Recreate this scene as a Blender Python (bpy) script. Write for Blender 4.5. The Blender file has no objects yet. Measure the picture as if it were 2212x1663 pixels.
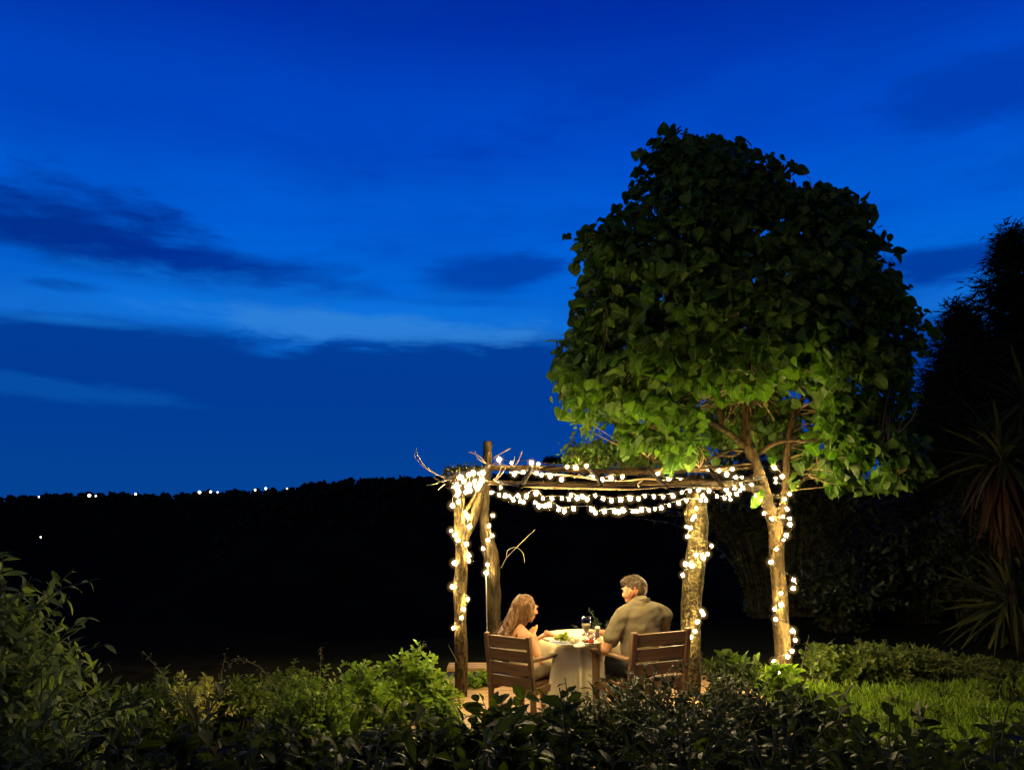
import bpy, math, random
import numpy as np
from mathutils import Vector, Matrix, noise

rng = np.random.default_rng(7)
random.seed(7)
scene = bpy.context.scene
COL = scene.collection

# ------------------------------------------------------------------ camera
ZC, F, PITCH = 1.9, 1800.0, math.radians(7.86)      # eye height, focal length in 2212-px units, upward tilt
cam_d = bpy.data.cameras.new('camera')
cam = bpy.data.objects.new('camera', cam_d); COL.objects.link(cam)
cam.location = (0, 0, ZC)
cam.rotation_euler = (math.radians(90) + PITCH, 0, 0)
cam_d.sensor_fit = 'HORIZONTAL'
cam_d.angle = 2 * math.atan(1106 / F)
cam_d.clip_start = 0.05
cam_d.clip_end = 12000
scene.camera = cam

SP, CP = math.sin(PITCH), math.cos(PITCH)
def ray(px, py):
    u, v = (px - 1106) / F, (831.5 - py) / F
    return u, CP - v * SP, SP + v * CP
def W(px, py, d):                    # world point seen at (px, py) standing d metres away
    x, y, z = ray(px, py); t = d / y
    return Vector((x * t, d, ZC + z * t))
def G(px, py, z=0.0):                # world point seen at (px, py) lying at height z
    x, y, zz = ray(px, py); t = (z - ZC) / zz
    return Vector((x * t, y * t, z))

# ------------------------------------------------------------------ render settings
vs = scene.view_settings
vs.view_transform = 'Standard'; vs.look = 'None'; vs.exposure = 0.0; vs.gamma = 1.0; vs.use_curve_mapping = False
scene.render.engine = 'CYCLES'
cy = scene.cycles
cy.use_denoising = True
cy.use_light_tree = True
cy.max_bounces = 6; cy.diffuse_bounces = 3; cy.glossy_bounces = 3; cy.transmission_bounces = 6; cy.transparent_max_bounces = 8
cy.sample_clamp_indirect = 4.0
cy.caustics_reflective = False; cy.caustics_refractive = False
cy.filter_width = 1.5

# ------------------------------------------------------------------ world: blue-hour sky with cloud layers
def lin(r, g, b):
    f = lambda c: (c / 255 / 12.92) if c / 255 <= 0.04045 else ((c / 255 + 0.055) / 1.055) ** 2.4
    return (f(r), f(g), f(b), 1.0)
world = bpy.data.worlds.new('World'); scene.world = world; world.use_nodes = True
wt = world.node_tree; wt.nodes.clear()
def wn(t): return wt.nodes.new(t)
def wput(sock, v):
    if isinstance(v, bpy.types.NodeSocket): wt.links.new(v, sock)
    else: sock.default_value = v
def wm(op, a, b=0.0, c=None):
    n = wn('ShaderNodeMath'); n.operation = op
    wput(n.inputs[0], a); wput(n.inputs[1], b)
    if c is not None: wput(n.inputs[2], c)
    return n.outputs[0]
def wsmooth(v, lo, hi):
    n = wn('ShaderNodeMapRange'); n.interpolation_type = 'SMOOTHSTEP'
    wput(n.inputs['Value'], v); n.inputs['From Min'].default_value = lo; n.inputs['From Max'].default_value = hi
    return n.outputs['Result']
def wmix(fac, a, b, mode='MIX'):
    n = wn('ShaderNodeMix'); n.data_type = 'RGBA'; n.blend_type = mode
    wput(n.inputs[0], fac); wput(n.inputs[6], a); wput(n.inputs[7], b)
    return n.outputs[2]
tc = wn('ShaderNodeTexCoord'); sep = wn('ShaderNodeSeparateXYZ')
wt.links.new(tc.outputs['Generated'], sep.inputs[0])
DX, DY, DZ = sep.outputs
EL = wm('ARCSINE', DZ); AZ = wm('ARCTAN2', DX, DY)
def wnoise(sx, sy, scale, detail, rough, off=0.0, dist=0.0):
    cx = wn('ShaderNodeCombineXYZ'); wput(cx.inputs[0], wm('MULTIPLY', AZ, sx)); wput(cx.inputs[1], wm('MULTIPLY', EL, sy)); cx.inputs[2].default_value = off
    n = wn('ShaderNodeTexNoise'); n.inputs['Scale'].default_value = scale; n.inputs['Detail'].default_value = detail
    n.inputs['Roughness'].default_value = rough; n.inputs['Distortion'].default_value = dist
    wt.links.new(cx.outputs[0], n.inputs['Vector'])
    return n.outputs[0]
n_big = wnoise(1.0, 3.2, 2.6, 6, 0.55, 3.1, 0.4)
n_mid = wnoise(1.0, 2.6, 6.0, 8, 0.55, 9.7, 0.3)
n_fine = wnoise(1.0, 5.0, 16.0, 8, 0.6, 1.3, 0.3)
ramp = wn('ShaderNodeValToRGB'); ramp.color_ramp.interpolation = 'EASE'
def elev(py): return PITCH + math.atan((831.5 - py) / F)
stops = [(0.0, (6, 58, 124)), (elev(1000), (1, 72, 156)), (elev(850), (0, 84, 186)), (elev(715), (18, 112, 214)), (elev(620), (0, 102, 216)),
         (elev(480), (0, 92, 213)), (elev(300), (0, 74, 201)), (elev(0), (0, 44, 164)), (1.05, (0, 18, 92)), (1.57, (0, 11, 66))]
cr = ramp.color_ramp
for i, (e, c) in enumerate(stops):
    p = max(0.0, e / 1.5708)
    el_ = cr.elements[i] if i < 2 else cr.elements.new(p)
    el_.position = p; el_.color = lin(*c)
wt.links.new(wm('DIVIDE', EL, 1.5708), ramp.inputs[0])
sky = ramp.outputs[0]
# soft large-scale mottling of the whole dome
sky = wmix(wm('MULTIPLY', wsmooth(n_big, 0.35, 0.75), 0.34), sky, lin(0, 52, 160))
sky = wmix(wm('MULTIPLY', wsmooth(n_mid, 0.45, 0.75), 0.30), sky, lin(0, 58, 168))
sky = wmix(wm('MULTIPLY', wsmooth(n_fine, 0.5, 0.75), 0.16), sky, lin(0, 60, 172))
# the low stratus deck: a wavy upper edge all round the horizon
edge = wm('ADD', EL, wm('MULTIPLY', wm('SUBTRACT', n_mid, 0.5), -0.075))
edge = wm('ADD', edge, wm('MULTIPLY', wm('SUBTRACT', n_fine, 0.5), -0.035))
deck = wsmooth(edge, elev(702), elev(752))
sky = wmix(wm('MULTIPLY', deck, 0.93), sky, wmix(wsmooth(EL, 0.0, elev(830)), lin(3, 66, 148), lin(0, 56, 146)))
# separate clouds: direction, half-width, half-height, tilt, strength, colour
def cloud(px, py, wx, wy, tilt, strength, col, rag=1.0):
    global sky
    a0 = math.atan2((px - 1106) / F, 1.0); e0 = elev(py); wa, we = wx / F, wy / F
    da = wm('SUBTRACT', AZ, a0)
    de = wm('SUBTRACT', wm('SUBTRACT', EL, e0), wm('MULTIPLY', da, tilt))
    r2 = wm('ADD', wm('POWER', wm('ABSOLUTE', wm('DIVIDE', da, wa)), 2.0), wm('POWER', wm('ABSOLUTE', wm('DIVIDE', de, we)), 2.0))
    v = wm('SUBTRACT', 1.0, wm('SQRT', r2))
    v = wm('ADD', v, wm('MULTIPLY', wm('SUBTRACT', n_mid, 0.5), 2.2 * rag))
    v = wm('ADD', v, wm('MULTIPLY', wm('SUBTRACT', n_fine, 0.5), 1.1 * rag))
    sky = wmix(wm('MULTIPLY', wsmooth(v, -0.05, 0.8), strength), sky, lin(*col))
DARK = (0, 42, 140)
cloud(90, 560, 420, 105, -0.12, 0.9, (0, 40, 134), .8)
cloud(430, 615, 360, 85, -0.10, 0.85, (0, 46, 146), .8)
cloud(700, 640, 230, 26, -0.02, 0.7, (0, 60, 165))
cloud(110, 672, 125, 20, 0.0, 0.9, (0, 40, 136))
cloud(1075, 592, 180, 50, 0.10, 0.8, (0, 60, 165))
cloud(990, 655, 190, 14, 0.0, 0.5, (0, 70, 175))
cloud(2080, 620, 260, 48, 0.0, 0.85, (0, 52, 150))
cloud(2180, 310, 230, 80, 0.05, 0.4, (0, 48, 155), .7)
cloud(1500, 170, 600, 60, 0.25, 0.35, (0, 52, 172))
cloud(560, 684, 800, 78, -0.03, 0.7, (10, 116, 224), 1.0)
cloud(760, 712, 540, 36, -0.04, 0.75, (48, 130, 214), 1.2)
cloud(120, 738, 200, 14, 0.0, 0.55, (20, 112, 205), 0.8)
cloud(130, 868, 260, 26, -0.07, 0.45, (10, 92, 182), 0.9)
# the afterglow lies ahead; the dome darkens away from it
sky = wmix(wsmooth(DY, -0.6, 0.35), wmix(1.0, sky, (0.30, 0.30, 0.34, 1), 'MULTIPLY'), sky)
bg = wn('ShaderNodeBackground'); wo = wn('ShaderNodeOutputWorld')
wt.links.new(sky, bg.inputs[0]); bg.inputs[1].default_value = 1.0
wt.links.new(bg.outputs[0], wo.inputs[0])

# ------------------------------------------------------------------ warm fill standing in for an unseen house light behind the camera
house_fill_d = bpy.data.lights.new('sun', 'SUN'); sun = bpy.data.objects.new('sun', house_fill_d); COL.objects.link(sun)  # added fill lamp standing in for the house light, not the sun
house_fill_d.energy = 0.25; house_fill_d.angle = math.radians(22); house_fill_d.color = (1.0, 0.86, 0.58)
sun.rotation_euler = (math.radians(66), 0, math.radians(-30))

# ================================================================== helpers
def prop(o, label=None, cat=None, group=None, kind=None):
    if label: o['label'] = label
    if cat: o['category'] = cat
    if group: o['group'] = group
    if kind: o['kind'] = kind
    return o
def empty(name, loc=(0, 0, 0), rz=0.0):
    o = bpy.data.objects.new(name, None); COL.objects.link(o)
    o.location = loc; o.rotation_euler = (0, 0, rz); o.empty_display_size = 0.1
    return o
def link_mesh(name, me, mat=None, parent=None, loc=None):
    o = bpy.data.objects.new(name, me); COL.objects.link(o)
    if mat is not None and len(me.materials) == 0: me.materials.append(mat)
    if parent is not None: o.parent = parent
    if loc is not None: o.location = loc
    return o
def mesh(name, V, Fc, smooth=True):
    me = bpy.data.meshes.new(name)
    me.from_pydata([tuple(map(float, v)) for v in V], [], [tuple(int(i) for i in f) for f in Fc])
    if smooth: me.polygons.foreach_set('use_smooth', [True] * len(me.polygons))
    me.update()
    return me
def big_mesh(name, V, loops, starts, totals, smooth=True, attrs=None):
    me = bpy.data.meshes.new(name)
    me.vertices.add(len(V)); me.vertices.foreach_set('co', np.ascontiguousarray(V, dtype=np.float32).ravel())
    me.loops.add(len(loops)); me.loops.foreach_set('vertex_index', np.ascontiguousarray(loops, dtype=np.int32))
    me.polygons.add(len(starts)); me.polygons.foreach_set('loop_start', np.ascontiguousarray(starts, dtype=np.int32))
    if smooth: me.polygons.foreach_set('use_smooth', np.ones(len(starts), dtype=bool))
    for k, a in (attrs or {}).items():
        at = me.attributes.new(k, 'FLOAT', 'POINT'); at.data.foreach_set('value', np.ascontiguousarray(a, dtype=np.float32))
    me.update(calc_edges=True); me.validate()
    return me

class MB:                              # collects shapes into one mesh
    def __init__(s): s.V = []; s.F = []
    def add(s, V, Fc):
        b = len(s.V); s.V += [tuple(v) for v in V]; s.F += [tuple(i + b for i in f) for f in Fc]
    def box(s, c, size, R=None, bev=0.006):
        hx, hy, hz = [k / 2 for k in size]; b = min(bev, hx * .45, hy * .45, hz * .45)
        V = []
        for sx in (-1, 1):
            for sy in (-1, 1):
                for sz in (-1, 1):
                    V += [(sx * hx, sy * (hy - b), sz * (hz - b)), (sx * (hx - b), sy * hy, sz * (hz - b)), (sx * (hx - b), sy * (hy - b), sz * hz)]
        ix = lambda sx, sy, sz, k: ((sx > 0) * 4 + (sy > 0) * 2 + (sz > 0)) * 3 + k
        Fc = []
        for q in (-1, 1):
            Fc.append([ix(q, a, b_, 0) for a, b_ in ((-1, -1), (1, -1), (1, 1), (-1, 1))][::q])
            Fc.append([ix(a, q, b_, 1) for a, b_ in ((-1, -1), (1, -1), (1, 1), (-1, 1))][::-q])
            Fc.append([ix(a, b_, q, 2) for a, b_ in ((-1, -1), (1, -1), (1, 1), (-1, 1))][::q])
        for a in (-1, 1):
            for b_ in (-1, 1):
                Fc.append((ix(a, b_, -1, 0), ix(a, b_, 1, 0), ix(a, b_, 1, 1), ix(a, b_, -1, 1)))
                Fc.append((ix(a, -1, b_, 0), ix(a, 1, b_, 0), ix(a, 1, b_, 2), ix(a, -1, b_, 2)))
                Fc.append((ix(-1, a, b_, 1), ix(1, a, b_, 1), ix(1, a, b_, 2), ix(-1, a, b_, 2)))
                for c_ in (-1, 1): Fc.append((ix(a, b_, c_, 0), ix(a, b_, c_, 1), ix(a, b_, c_, 2)))
        V = [Vector(v) for v in V]
        if R is not None: V = [R @ v for v in V]
        c = Vector(c); s.add([v + c for v in V], Fc)
    def beam(s, a, b, w, h, up=(0, 0, 1), bev=0.006):   # box running from a to b
        a, b = Vector(a), Vector(b); y = (b - a); L = y.length; y.normalize()
        x = y.cross(Vector(up)).normalized(); z = x.cross(y)
        R = Matrix((x, y, z)).transposed(); s.box((a + b) / 2, (w, L, h), R, bev)
    def tube(s, P, r, n=8, rough=0.0, cap=True, seed=0.0, ridge=0):
        P = [Vector(p) for p in P]; m = len(P)
        rs = r if hasattr(r, '__len__') else [r] * m
        V = []; ref = Vector((0.13, 0.27, 1.0)).normalized() if abs((P[-1] - P[0]).normalized().z) < 0.8 else Vector((0.1, 1.0, 0.1)).normalized()
        for i, p in enumerate(P):
            t = (P[min(i + 1, m - 1)] - P[max(i - 1, 0)])
            t = t.normalized() if t.length > 1e-9 else Vector((0, 0, 1))
            x = ref.cross(t); x = x.normalized() if x.length > 1e-6 else Vector((1, 0, 0)); y = t.cross(x)
            for k in range(n):
                a = 2 * math.pi * k / n; q = rs[i]
                if rough:
                    d = Vector((math.cos(a) * 1.4, math.sin(a) * 1.4, seed)) + p * 5.0
                    q *= 1 + rough * noise.noise(d) + rough * .6 * noise.noise(d * 2.7)
                V.append(p + (x * math.cos(a) + y * math.sin(a)) * q)
        Fc = [(i * n + k, i * n + (k + 1) % n, (i + 1) * n + (k + 1) % n, (i + 1) * n + k) for i in range(m - 1) for k in range(n)]
        if cap: Fc += [tuple(range(n))[::-1], tuple(range((m - 1) * n, m * n))]
        s.add(V, Fc)
    def lathe(s, c, prof, n=20):
        c = Vector(c); V = []; Fc = []
        for r, z in prof:
            for k in range(n):
                a = 2 * math.pi * k / n; V.append(c + Vector((r * math.cos(a), r * math.sin(a), z)))
        for i in range(len(prof) - 1):
            for k in range(n): Fc.append((i * n + k, i * n + (k + 1) % n, (i + 1) * n + (k + 1) % n, (i + 1) * n + k))
        s.add(V, Fc)
    def build(s, name, mat, parent=None, smooth=True, loc=None):
        return link_mesh(name, mesh(name, s.V, s.F, smooth), mat, parent, loc)

def spline(P, n):                       # Catmull-Rom through the points, n samples per span
    P = [Vector(p) for p in P]; out = []
    for i in range(len(P) - 1):
        p0, p1, p2, p3 = P[max(i - 1, 0)], P[i], P[i + 1], P[min(i + 2, len(P) - 1)]
        for k in range(n):
            t = k / n
            out.append(0.5 * ((2 * p1) + (p2 - p0) * t + (2 * p0 - 5 * p1 + 4 * p2 - p3) * t * t + (3 * p1 - p0 - 3 * p2 + p3) * t ** 3))
    out.append(P[-1]); return out
def lerp_list(vals, m):
    x = np.linspace(0, len(vals) - 1, m); return list(np.interp(x, range(len(vals)), vals))

def ico(sub):
    t = (1 + 5 ** .5) / 2
    V = [Vector(v).normalized() for v in ((-1, t, 0), (1, t, 0), (-1, -t, 0), (1, -t, 0), (0, -1, t), (0, 1, t), (0, -1, -t), (0, 1, -t), (t, 0, -1), (t, 0, 1), (-t, 0, -1), (-t, 0, 1))]
    Fc = [(0, 11, 5), (0, 5, 1), (0, 1, 7), (0, 7, 10), (0, 10, 11), (1, 5, 9), (5, 11, 4), (11, 10, 2), (10, 7, 6), (7, 1, 8), (3, 9, 4), (3, 4, 2), (3, 2, 6), (3, 6, 8), (3, 8, 9), (4, 9, 5), (2, 4, 11), (6, 2, 10), (8, 6, 7), (9, 8, 1)]
    for _ in range(sub):
        mid = {}; nf = []
        def m_(a, b):
            k = (min(a, b), max(a, b))
            if k not in mid: V.append(((V[a] + V[b]) / 2).normalized()); mid[k] = len(V) - 1
            return mid[k]
        for a, b, c in Fc:
            ab, bc, ca = m_(a, b), m_(b, c), m_(c, a); nf += [(a, ab, ca), (b, bc, ab), (c, ca, bc), (ab, bc, ca)]
        Fc = nf
    return np.array([tuple(v) for v in V]), np.array(Fc)
ICO1, ICO2 = ico(1), ico(2)

# ------------------------------------------------------------------ materials
class NT:
    def __init__(s, name):
        s.m = bpy.data.materials.new(name); s.m.use_nodes = True; s.t = s.m.node_tree
        s.b = s.t.nodes['Principled BSDF']; s.out = s.t.nodes['Material Output']
    def n(s, t, **kw):
        n = s.t.nodes.new(t)
        for k, v in kw.items(): setattr(n, k, v)
        return n
    def put(s, sock, v):
        if isinstance(v, bpy.types.NodeSocket): s.t.links.new(v, sock)
        elif isinstance(v, tuple) and len(v) == 3 and sock.type == 'RGBA': sock.default_value = (*v, 1)
        else: sock.default_value = v
    def math(s, op, a, b=0.0):
        n = s.n('ShaderNodeMath', operation=op); s.put(n.inputs[0], a); s.put(n.inputs[1], b); return n.outputs[0]
    def mix(s, f, a, b, mode='MIX'):
        n = s.n('ShaderNodeMix', data_type='RGBA', blend_type=mode); s.put(n.inputs[0], f); s.put(n.inputs[6], a); s.put(n.inputs[7], b); return n.outputs[2]
    def noise(s, scale, detail=4, rough=.55, vec=None, stretch=None, dist=0.0):
        n = s.n('ShaderNodeTexNoise'); n.inputs['Scale'].default_value = scale; n.inputs['Detail'].default_value = detail
        n.inputs['Roughness'].default_value = rough; n.inputs['Distortion'].default_value = dist
        tcn = s.n('ShaderNodeTexCoord'); v = vec or tcn.outputs['Object']
        if stretch:
            mp = s.n('ShaderNodeMapping'); mp.inputs['Scale'].default_value = stretch; s.t.links.new(v, mp.inputs[0]); v = mp.outputs[0]
        s.t.links.new(v, n.inputs['Vector']); return n.outputs[0]
    def ramp(s, f, lo, hi):
        n = s.n('ShaderNodeMapRange', interpolation_type='SMOOTHSTEP'); s.put(n.inputs[0], f); n.inputs[1].default_value = lo; n.inputs[2].default_value = hi; return n.outputs[0]
    def bump(s, h, strength, dist=0.01):
        n = s.n('ShaderNodeBump'); n.inputs['Strength'].default_value = strength; n.inputs['Distance'].default_value = dist
        s.t.links.new(h, n.inputs['Height']); s.t.links.new(n.outputs[0], s.b.inputs['Normal'])
    def set(s, color=None, rough=None, spec=None, **kw):
        if color is not None: s.put(s.b.inputs['Base Color'], color)
        if rough is not None: s.put(s.b.inputs['Roughness'], rough)
        if spec is not None: s.b.inputs['Specular IOR Level'].default_value = spec
        for k, v in kw.items(): s.put(s.b.inputs[k], v)
        return s.m

def leaf_mat(name, a, b, vein, trans=0.4, tint=(1.5, 1.7, .6), rough=.42, spec=.35):
    k = NT(name)
    at = k.n('ShaderNodeAttribute', attribute_name='lv'); av = k.n('ShaderNodeAttribute', attribute_name='vein')
    oi = k.n('ShaderNodeObjectInfo')
    f = k.math('FRACT', k.math('ADD', at.outputs['Fac'], oi.outputs['Random']))
    c = k.mix(f, a, b)
    c = k.mix(k.math('MULTIPLY', k.ramp(k.noise(22, 3), .4, .7), .35), c, tuple(x * .55 for x in a))
    c = k.mix(k.math('MULTIPLY', k.math('SUBTRACT', 1.0, k.ramp(av.outputs['Fac'], 0.0, .16)), .55), c, vein)
    k.set(c, rough, spec)
    tr = k.n('ShaderNodeBsdfTranslucent'); k.put(tr.inputs[0], k.mix(1.0, c, tint, 'MULTIPLY'))
    mx = k.n('ShaderNodeMixShader'); mx.inputs[0].default_value = trans
    k.t.links.new(k.b.outputs[0], mx.inputs[1]); k.t.links.new(tr.outputs[0], mx.inputs[2]); k.t.links.new(mx.outputs[0], k.out.inputs[0])
    return k.m
def bark_mat(name, dark, light, scale=14, stretch=(1, 1, .25), lichen=None, bump=.8, l_amt=.5, l_scale=34):
    k = NT(name)
    f = k.ramp(k.noise(scale, 8, .7, stretch=stretch, dist=.5), .41, .60)
    c = k.mix(f, dark, light)
    if lichen:
        c = k.mix(k.math('MULTIPLY', k.ramp(k.noise(l_scale, 5, .6), .48, .6), l_amt), c, lichen)
        c = k.mix(k.math('MULTIPLY', k.ramp(k.noise(l_scale * .5, 6, .7, dist=1.0), .55, .66), .75), c, tuple(x * .5 for x in dark))
    k.bump(k.noise(scale * 1.1, 8, .7, stretch=stretch, dist=.5), bump, .05)
    return k.set(c, .85, .15)
def wood_mat(name, a, b, axis=1, scale=9, rough=.55):
    k = NT(name); st = [1, 1, 1]; st[axis] = .08
    oi = k.n('ShaderNodeObjectInfo')
    g = k.noise(scale * 4, 6, .6, stretch=tuple(st), dist=.6)
    c = k.mix(k.ramp(g, .3, .72), a, b)
    c = k.mix(k.math('MULTIPLY', oi.outputs['Random'], .35), c, tuple(x * .6 for x in a))
    c = k.mix(k.math('MULTIPLY', k.ramp(k.noise(3, 4), .5, .75), .4), c, tuple(x * .5 for x in a))
    k.bump(g, .25, .004)
    return k.set(c, rough, .3)
def plain(name, c, rough=.6, spec=.3, var=.3, scale=20, bump=0.0, **kw):
    k = NT(name)
    n_ = k.noise(scale, 5)
    col = k.mix(k.math('MULTIPLY', k.ramp(n_, .35, .7), var), c, tuple(x * .6 for x in c))
    if bump: k.bump(n_, bump, .004)
    return k.set(col, rough, spec, **kw)
def emit(name, c, s):
    m = bpy.data.materials.new(name); m.use_nodes = True; t = m.node_tree; t.nodes.clear()
    e = t.nodes.new('ShaderNodeEmission'); e.inputs[0].default_value = (*c, 1); e.inputs[1].default_value = s
    o = t.nodes.new('ShaderNodeOutputMaterial'); t.links.new(e.outputs[0], o.inputs[0]); return m

BULB_POWER = 820.0
M = dict(
    bulb=emit('warm_bulb', (1.0, .75, .33), BULB_POWER),
    lamp=emit('far_lamp', (1.0, .9, .72), 9.0),
    tree_leaf=leaf_mat('tree_leaf', (.026, .064, .007), (.095, .165, .017), (.18, .23, .05), .45, (1.3, 1.7, .5), rough=.55, spec=.2),
    lance=leaf_mat('lance_leaf', (.11, .16, .040), (.25, .29, .085), (.32, .34, .14), .4, rough=.6, spec=.15),
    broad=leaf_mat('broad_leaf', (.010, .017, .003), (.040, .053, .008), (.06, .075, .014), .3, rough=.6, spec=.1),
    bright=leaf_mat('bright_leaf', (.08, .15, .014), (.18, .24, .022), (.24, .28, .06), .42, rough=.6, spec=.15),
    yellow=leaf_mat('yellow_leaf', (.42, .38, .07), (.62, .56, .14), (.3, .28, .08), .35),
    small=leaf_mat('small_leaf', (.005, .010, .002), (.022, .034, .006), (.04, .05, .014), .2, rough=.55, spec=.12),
    cover=leaf_mat('cover_leaf', (.055, .090, .011), (.12, .15, .018), (.16, .18, .035), .4, rough=.6, spec=.15),
    grass=leaf_mat('grass_blade', (.025, .055, .004), (.19, .28, .022), (.18, .2, .03), .4, rough=.6, spec=.15),
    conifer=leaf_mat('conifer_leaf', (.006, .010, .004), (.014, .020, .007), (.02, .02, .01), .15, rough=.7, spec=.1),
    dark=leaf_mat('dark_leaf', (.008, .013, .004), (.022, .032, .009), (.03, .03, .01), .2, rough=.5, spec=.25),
    blade=leaf_mat('blade_leaf', (.015, .019, .006), (.050, .052, .017), (.06, .06, .02), .2, rough=.8, spec=.05),
    dead=leaf_mat('dead_leaf', (.014, .007, .003), (.040, .019, .008), (.04, .022, .01), .2, (1.2, 1.0, .8), .8, .1),
    far=plain('far_foliage', (.009, .013, .012), .9, .0, .5, .05),  # blue of distant haze put into the foliage colour
    bark=bark_mat('tree_bark', (.006, .0035, .0012), (.066, .037, .010), 26, (1, 1, .3), (.10, .075, .017), .9, .35),
    twig=plain('twig_bark', (.24, .16, .075), .8, .2, .4, 30),
    stem=plain('green_stem', (.075, .075, .025), .7, .2, .4, 30),
    drytwig=plain('dry_twig', (.36, .30, .20), .7, .2, .3, 30),
    post=bark_mat('post_bark', (.005, .003, .0009), (.080, .046, .012), 30, (1, 1, .35), (.10, .072, .018), 1.0, .4, 44),
    lichen=bark_mat('lichen_bark', (.006, .0036, .001), (.042, .027, .007), 30, (1, 1, .6), (.105, .080, .026), 1.0, .85, 34),
    grey=bark_mat('weathered_wood', (.014, .0095, .0042), (.06, .041, .017), 20, (1, 1, .2), None, .7),
    beam=bark_mat('beam_bark', (.010, .006, .002), (.065, .038, .012), 20, (.4, 1, 1), None, .8),
    teak=wood_mat('teak', (.17, .088, .034), (.27, .155, .062), 0),
    teak_v=wood_mat('teak_upright', (.17, .088, .034), (.27, .155, .062), 2),
    deck=wood_mat('deck_plank', (.22, .13, .045), (.36, .23, .085), 0),
    cloth=plain('linen', (.80, .69, .40), .85, .1, .10, 6),
    skin=plain('skin', (.46, .205, .088), .5, .35, .12, 14, **{'Subsurface Weight': .12, 'Subsurface Scale': .01, 'Subsurface Radius': (1, .3, .12)}),
    skin_b=plain('skin_fair', (.50, .235, .105), .5, .35, .12, 14, **{'Subsurface Weight': .12, 'Subsurface Scale': .01, 'Subsurface Radius': (1, .3, .12)}),
    shirt=plain('shirt', (.165, .132, .074), .9, .1, .25, 60, .2),
    trousers=plain('trousers', (.03, .03, .028), .9, .1, .2, 60),
    black=plain('black_fabric', (.012, .009, .008), .8, .1, .2, 60),
    dress=plain('cream_fabric', (.42, .34, .20), .9, .1, .25, 30),
    hair=NT('blond_hair'), hair_m=NT('brown_hair'),
    wire=plain('cable', (.035, .028, .016), .5, .3, .1),
    ceramic=plain('plate_glaze', (.62, .60, .46), .25, .5, .06, 8),
    white=plain('napkin', (.85, .80, .62), .8, .2, .05, 30),
    glass=NT('glass'), wine=NT('wine'), red=plain('red_drink', (.55, .06, .025), .2, .5, .2, 40),
    pepper=plain('dark_mill', (.035, .03, .018), .3, .5, .2, 20), steel=plain('steel', (.5, .48, .4), .3, .5, .1, 20, Metallic=1.0),
    lettuce=leaf_mat('lettuce', (.30, .34, .03), (.48, .46, .06), (.5, .5, .2), .3),
    bread=plain('bread', (.62, .50, .28), .9, .1, .5, 60, .4), meat=plain('meat', (.34, .17, .06), .6, .3, .5, 60, .4),
    soil=NT('soil'), bank=leaf_mat('bank_leaf', (.020, .040, .006), (.085, .110, .014), (.12, .14, .03), .4, rough=.6, spec=.15), seed=plain('seed_stem', (.13, .12, .06), .8, .1, .4, 30), darkbark=bark_mat('dark_bark', (.004, .003, .0015), (.016, .011, .005), 18, (1, 1, .4)),
)
for key, a, b in (('hair', (.055, .022, .006), (.24, .115, .030)), ('hair_m', (.024, .014, .005), (.105, .064, .025))):
    k = M[key]; g = k.noise(70, 4, .6, stretch=(1, 1, .12)); k.bump(g, .5, .01)
    M[key] = k.set(k.mix(k.ramp(g, .3, .7), a, b), .5, .35)
k = M['soil']; tcx = k.n('ShaderNodeTexCoord'); sx = k.n('ShaderNodeSeparateXYZ'); k.t.links.new(tcx.outputs['Object'], sx.inputs[0])
sc_ = k.mix(k.ramp(k.noise(3, 5), .35, .7), (.020, .017, .008), (.010, .010, .005))
sc_ = k.mix(k.ramp(sx.outputs[1], 9.6, 11.5), sc_, k.mix(k.ramp(k.noise(.05, 4), .35, .7), (.0030, .0042, .0035), (.007, .009, .008)))   # bare soil near; wooded slopes far off, with night darkness painted in behind the deck
k.bump(k.noise(6, 6), .3, .02); M['soil'] = k.set(sc_, .95, .0)
k = M['glass']; lw_ = k.n('ShaderNodeLayerWeight'); lw_.inputs[0].default_value = .18; gg = k.n('ShaderNodeBsdfGlossy'); gg.inputs['Roughness'].default_value = .06; gt_ = k.n('ShaderNodeBsdfTransparent')
mx = k.n('ShaderNodeMixShader'); k.t.links.new(lw_.outputs['Facing'], mx.inputs[0]); k.t.links.new(gt_.outputs[0], mx.inputs[1]); k.t.links.new(gg.outputs[0], mx.inputs[2]); k.t.links.new(mx.outputs[0], k.out.inputs[0]); M['glass'] = k.m
M['wine'] = M['wine'].set((.85, .66, .28), .2, .5, **{'Transmission Weight': .35, 'IOR': 1.33})

# ------------------------------------------------------------------ leaf templates: base at origin, tip +Y, face +Z
def leaf_tpl(half, rib, fold, droop, twist=0.0):
    # half: edge points (x, y) from base to tip; rib: y of the midrib points (len(half)+2: base, ..., tip)
    V = []; vein = []
    def z(x, y): return fold * abs(x) - droop * y * y + twist * x * y
    n = len(half)
    for y in rib: V.append((0, y, z(0, y))); vein.append(0)
    for sgn in (1, -1):
        for x, y in half: V.append((sgn * x, y, z(sgn * x, y))); vein.append(1)
    R = len(rib); Fc = []
    for si in (0, 1):
        e = R + si * n
        fs = [(0, e, 1)] if n else []
        for i in range(n - 1): fs.append((i + 1, e + i, e + i + 1, i + 2))
        fs.append((n, e + n - 1, n + 1))
        Fc += fs if si == 0 else [f[::-1] for f in fs]
    return np.array(V, float), Fc, np.array(vein, float)
heart = [(.34, -.12), (.56, .14), (.54, .44), (.32, .76)]
hrib = [0, .08, .26, .48, .76, 1.0]
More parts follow.
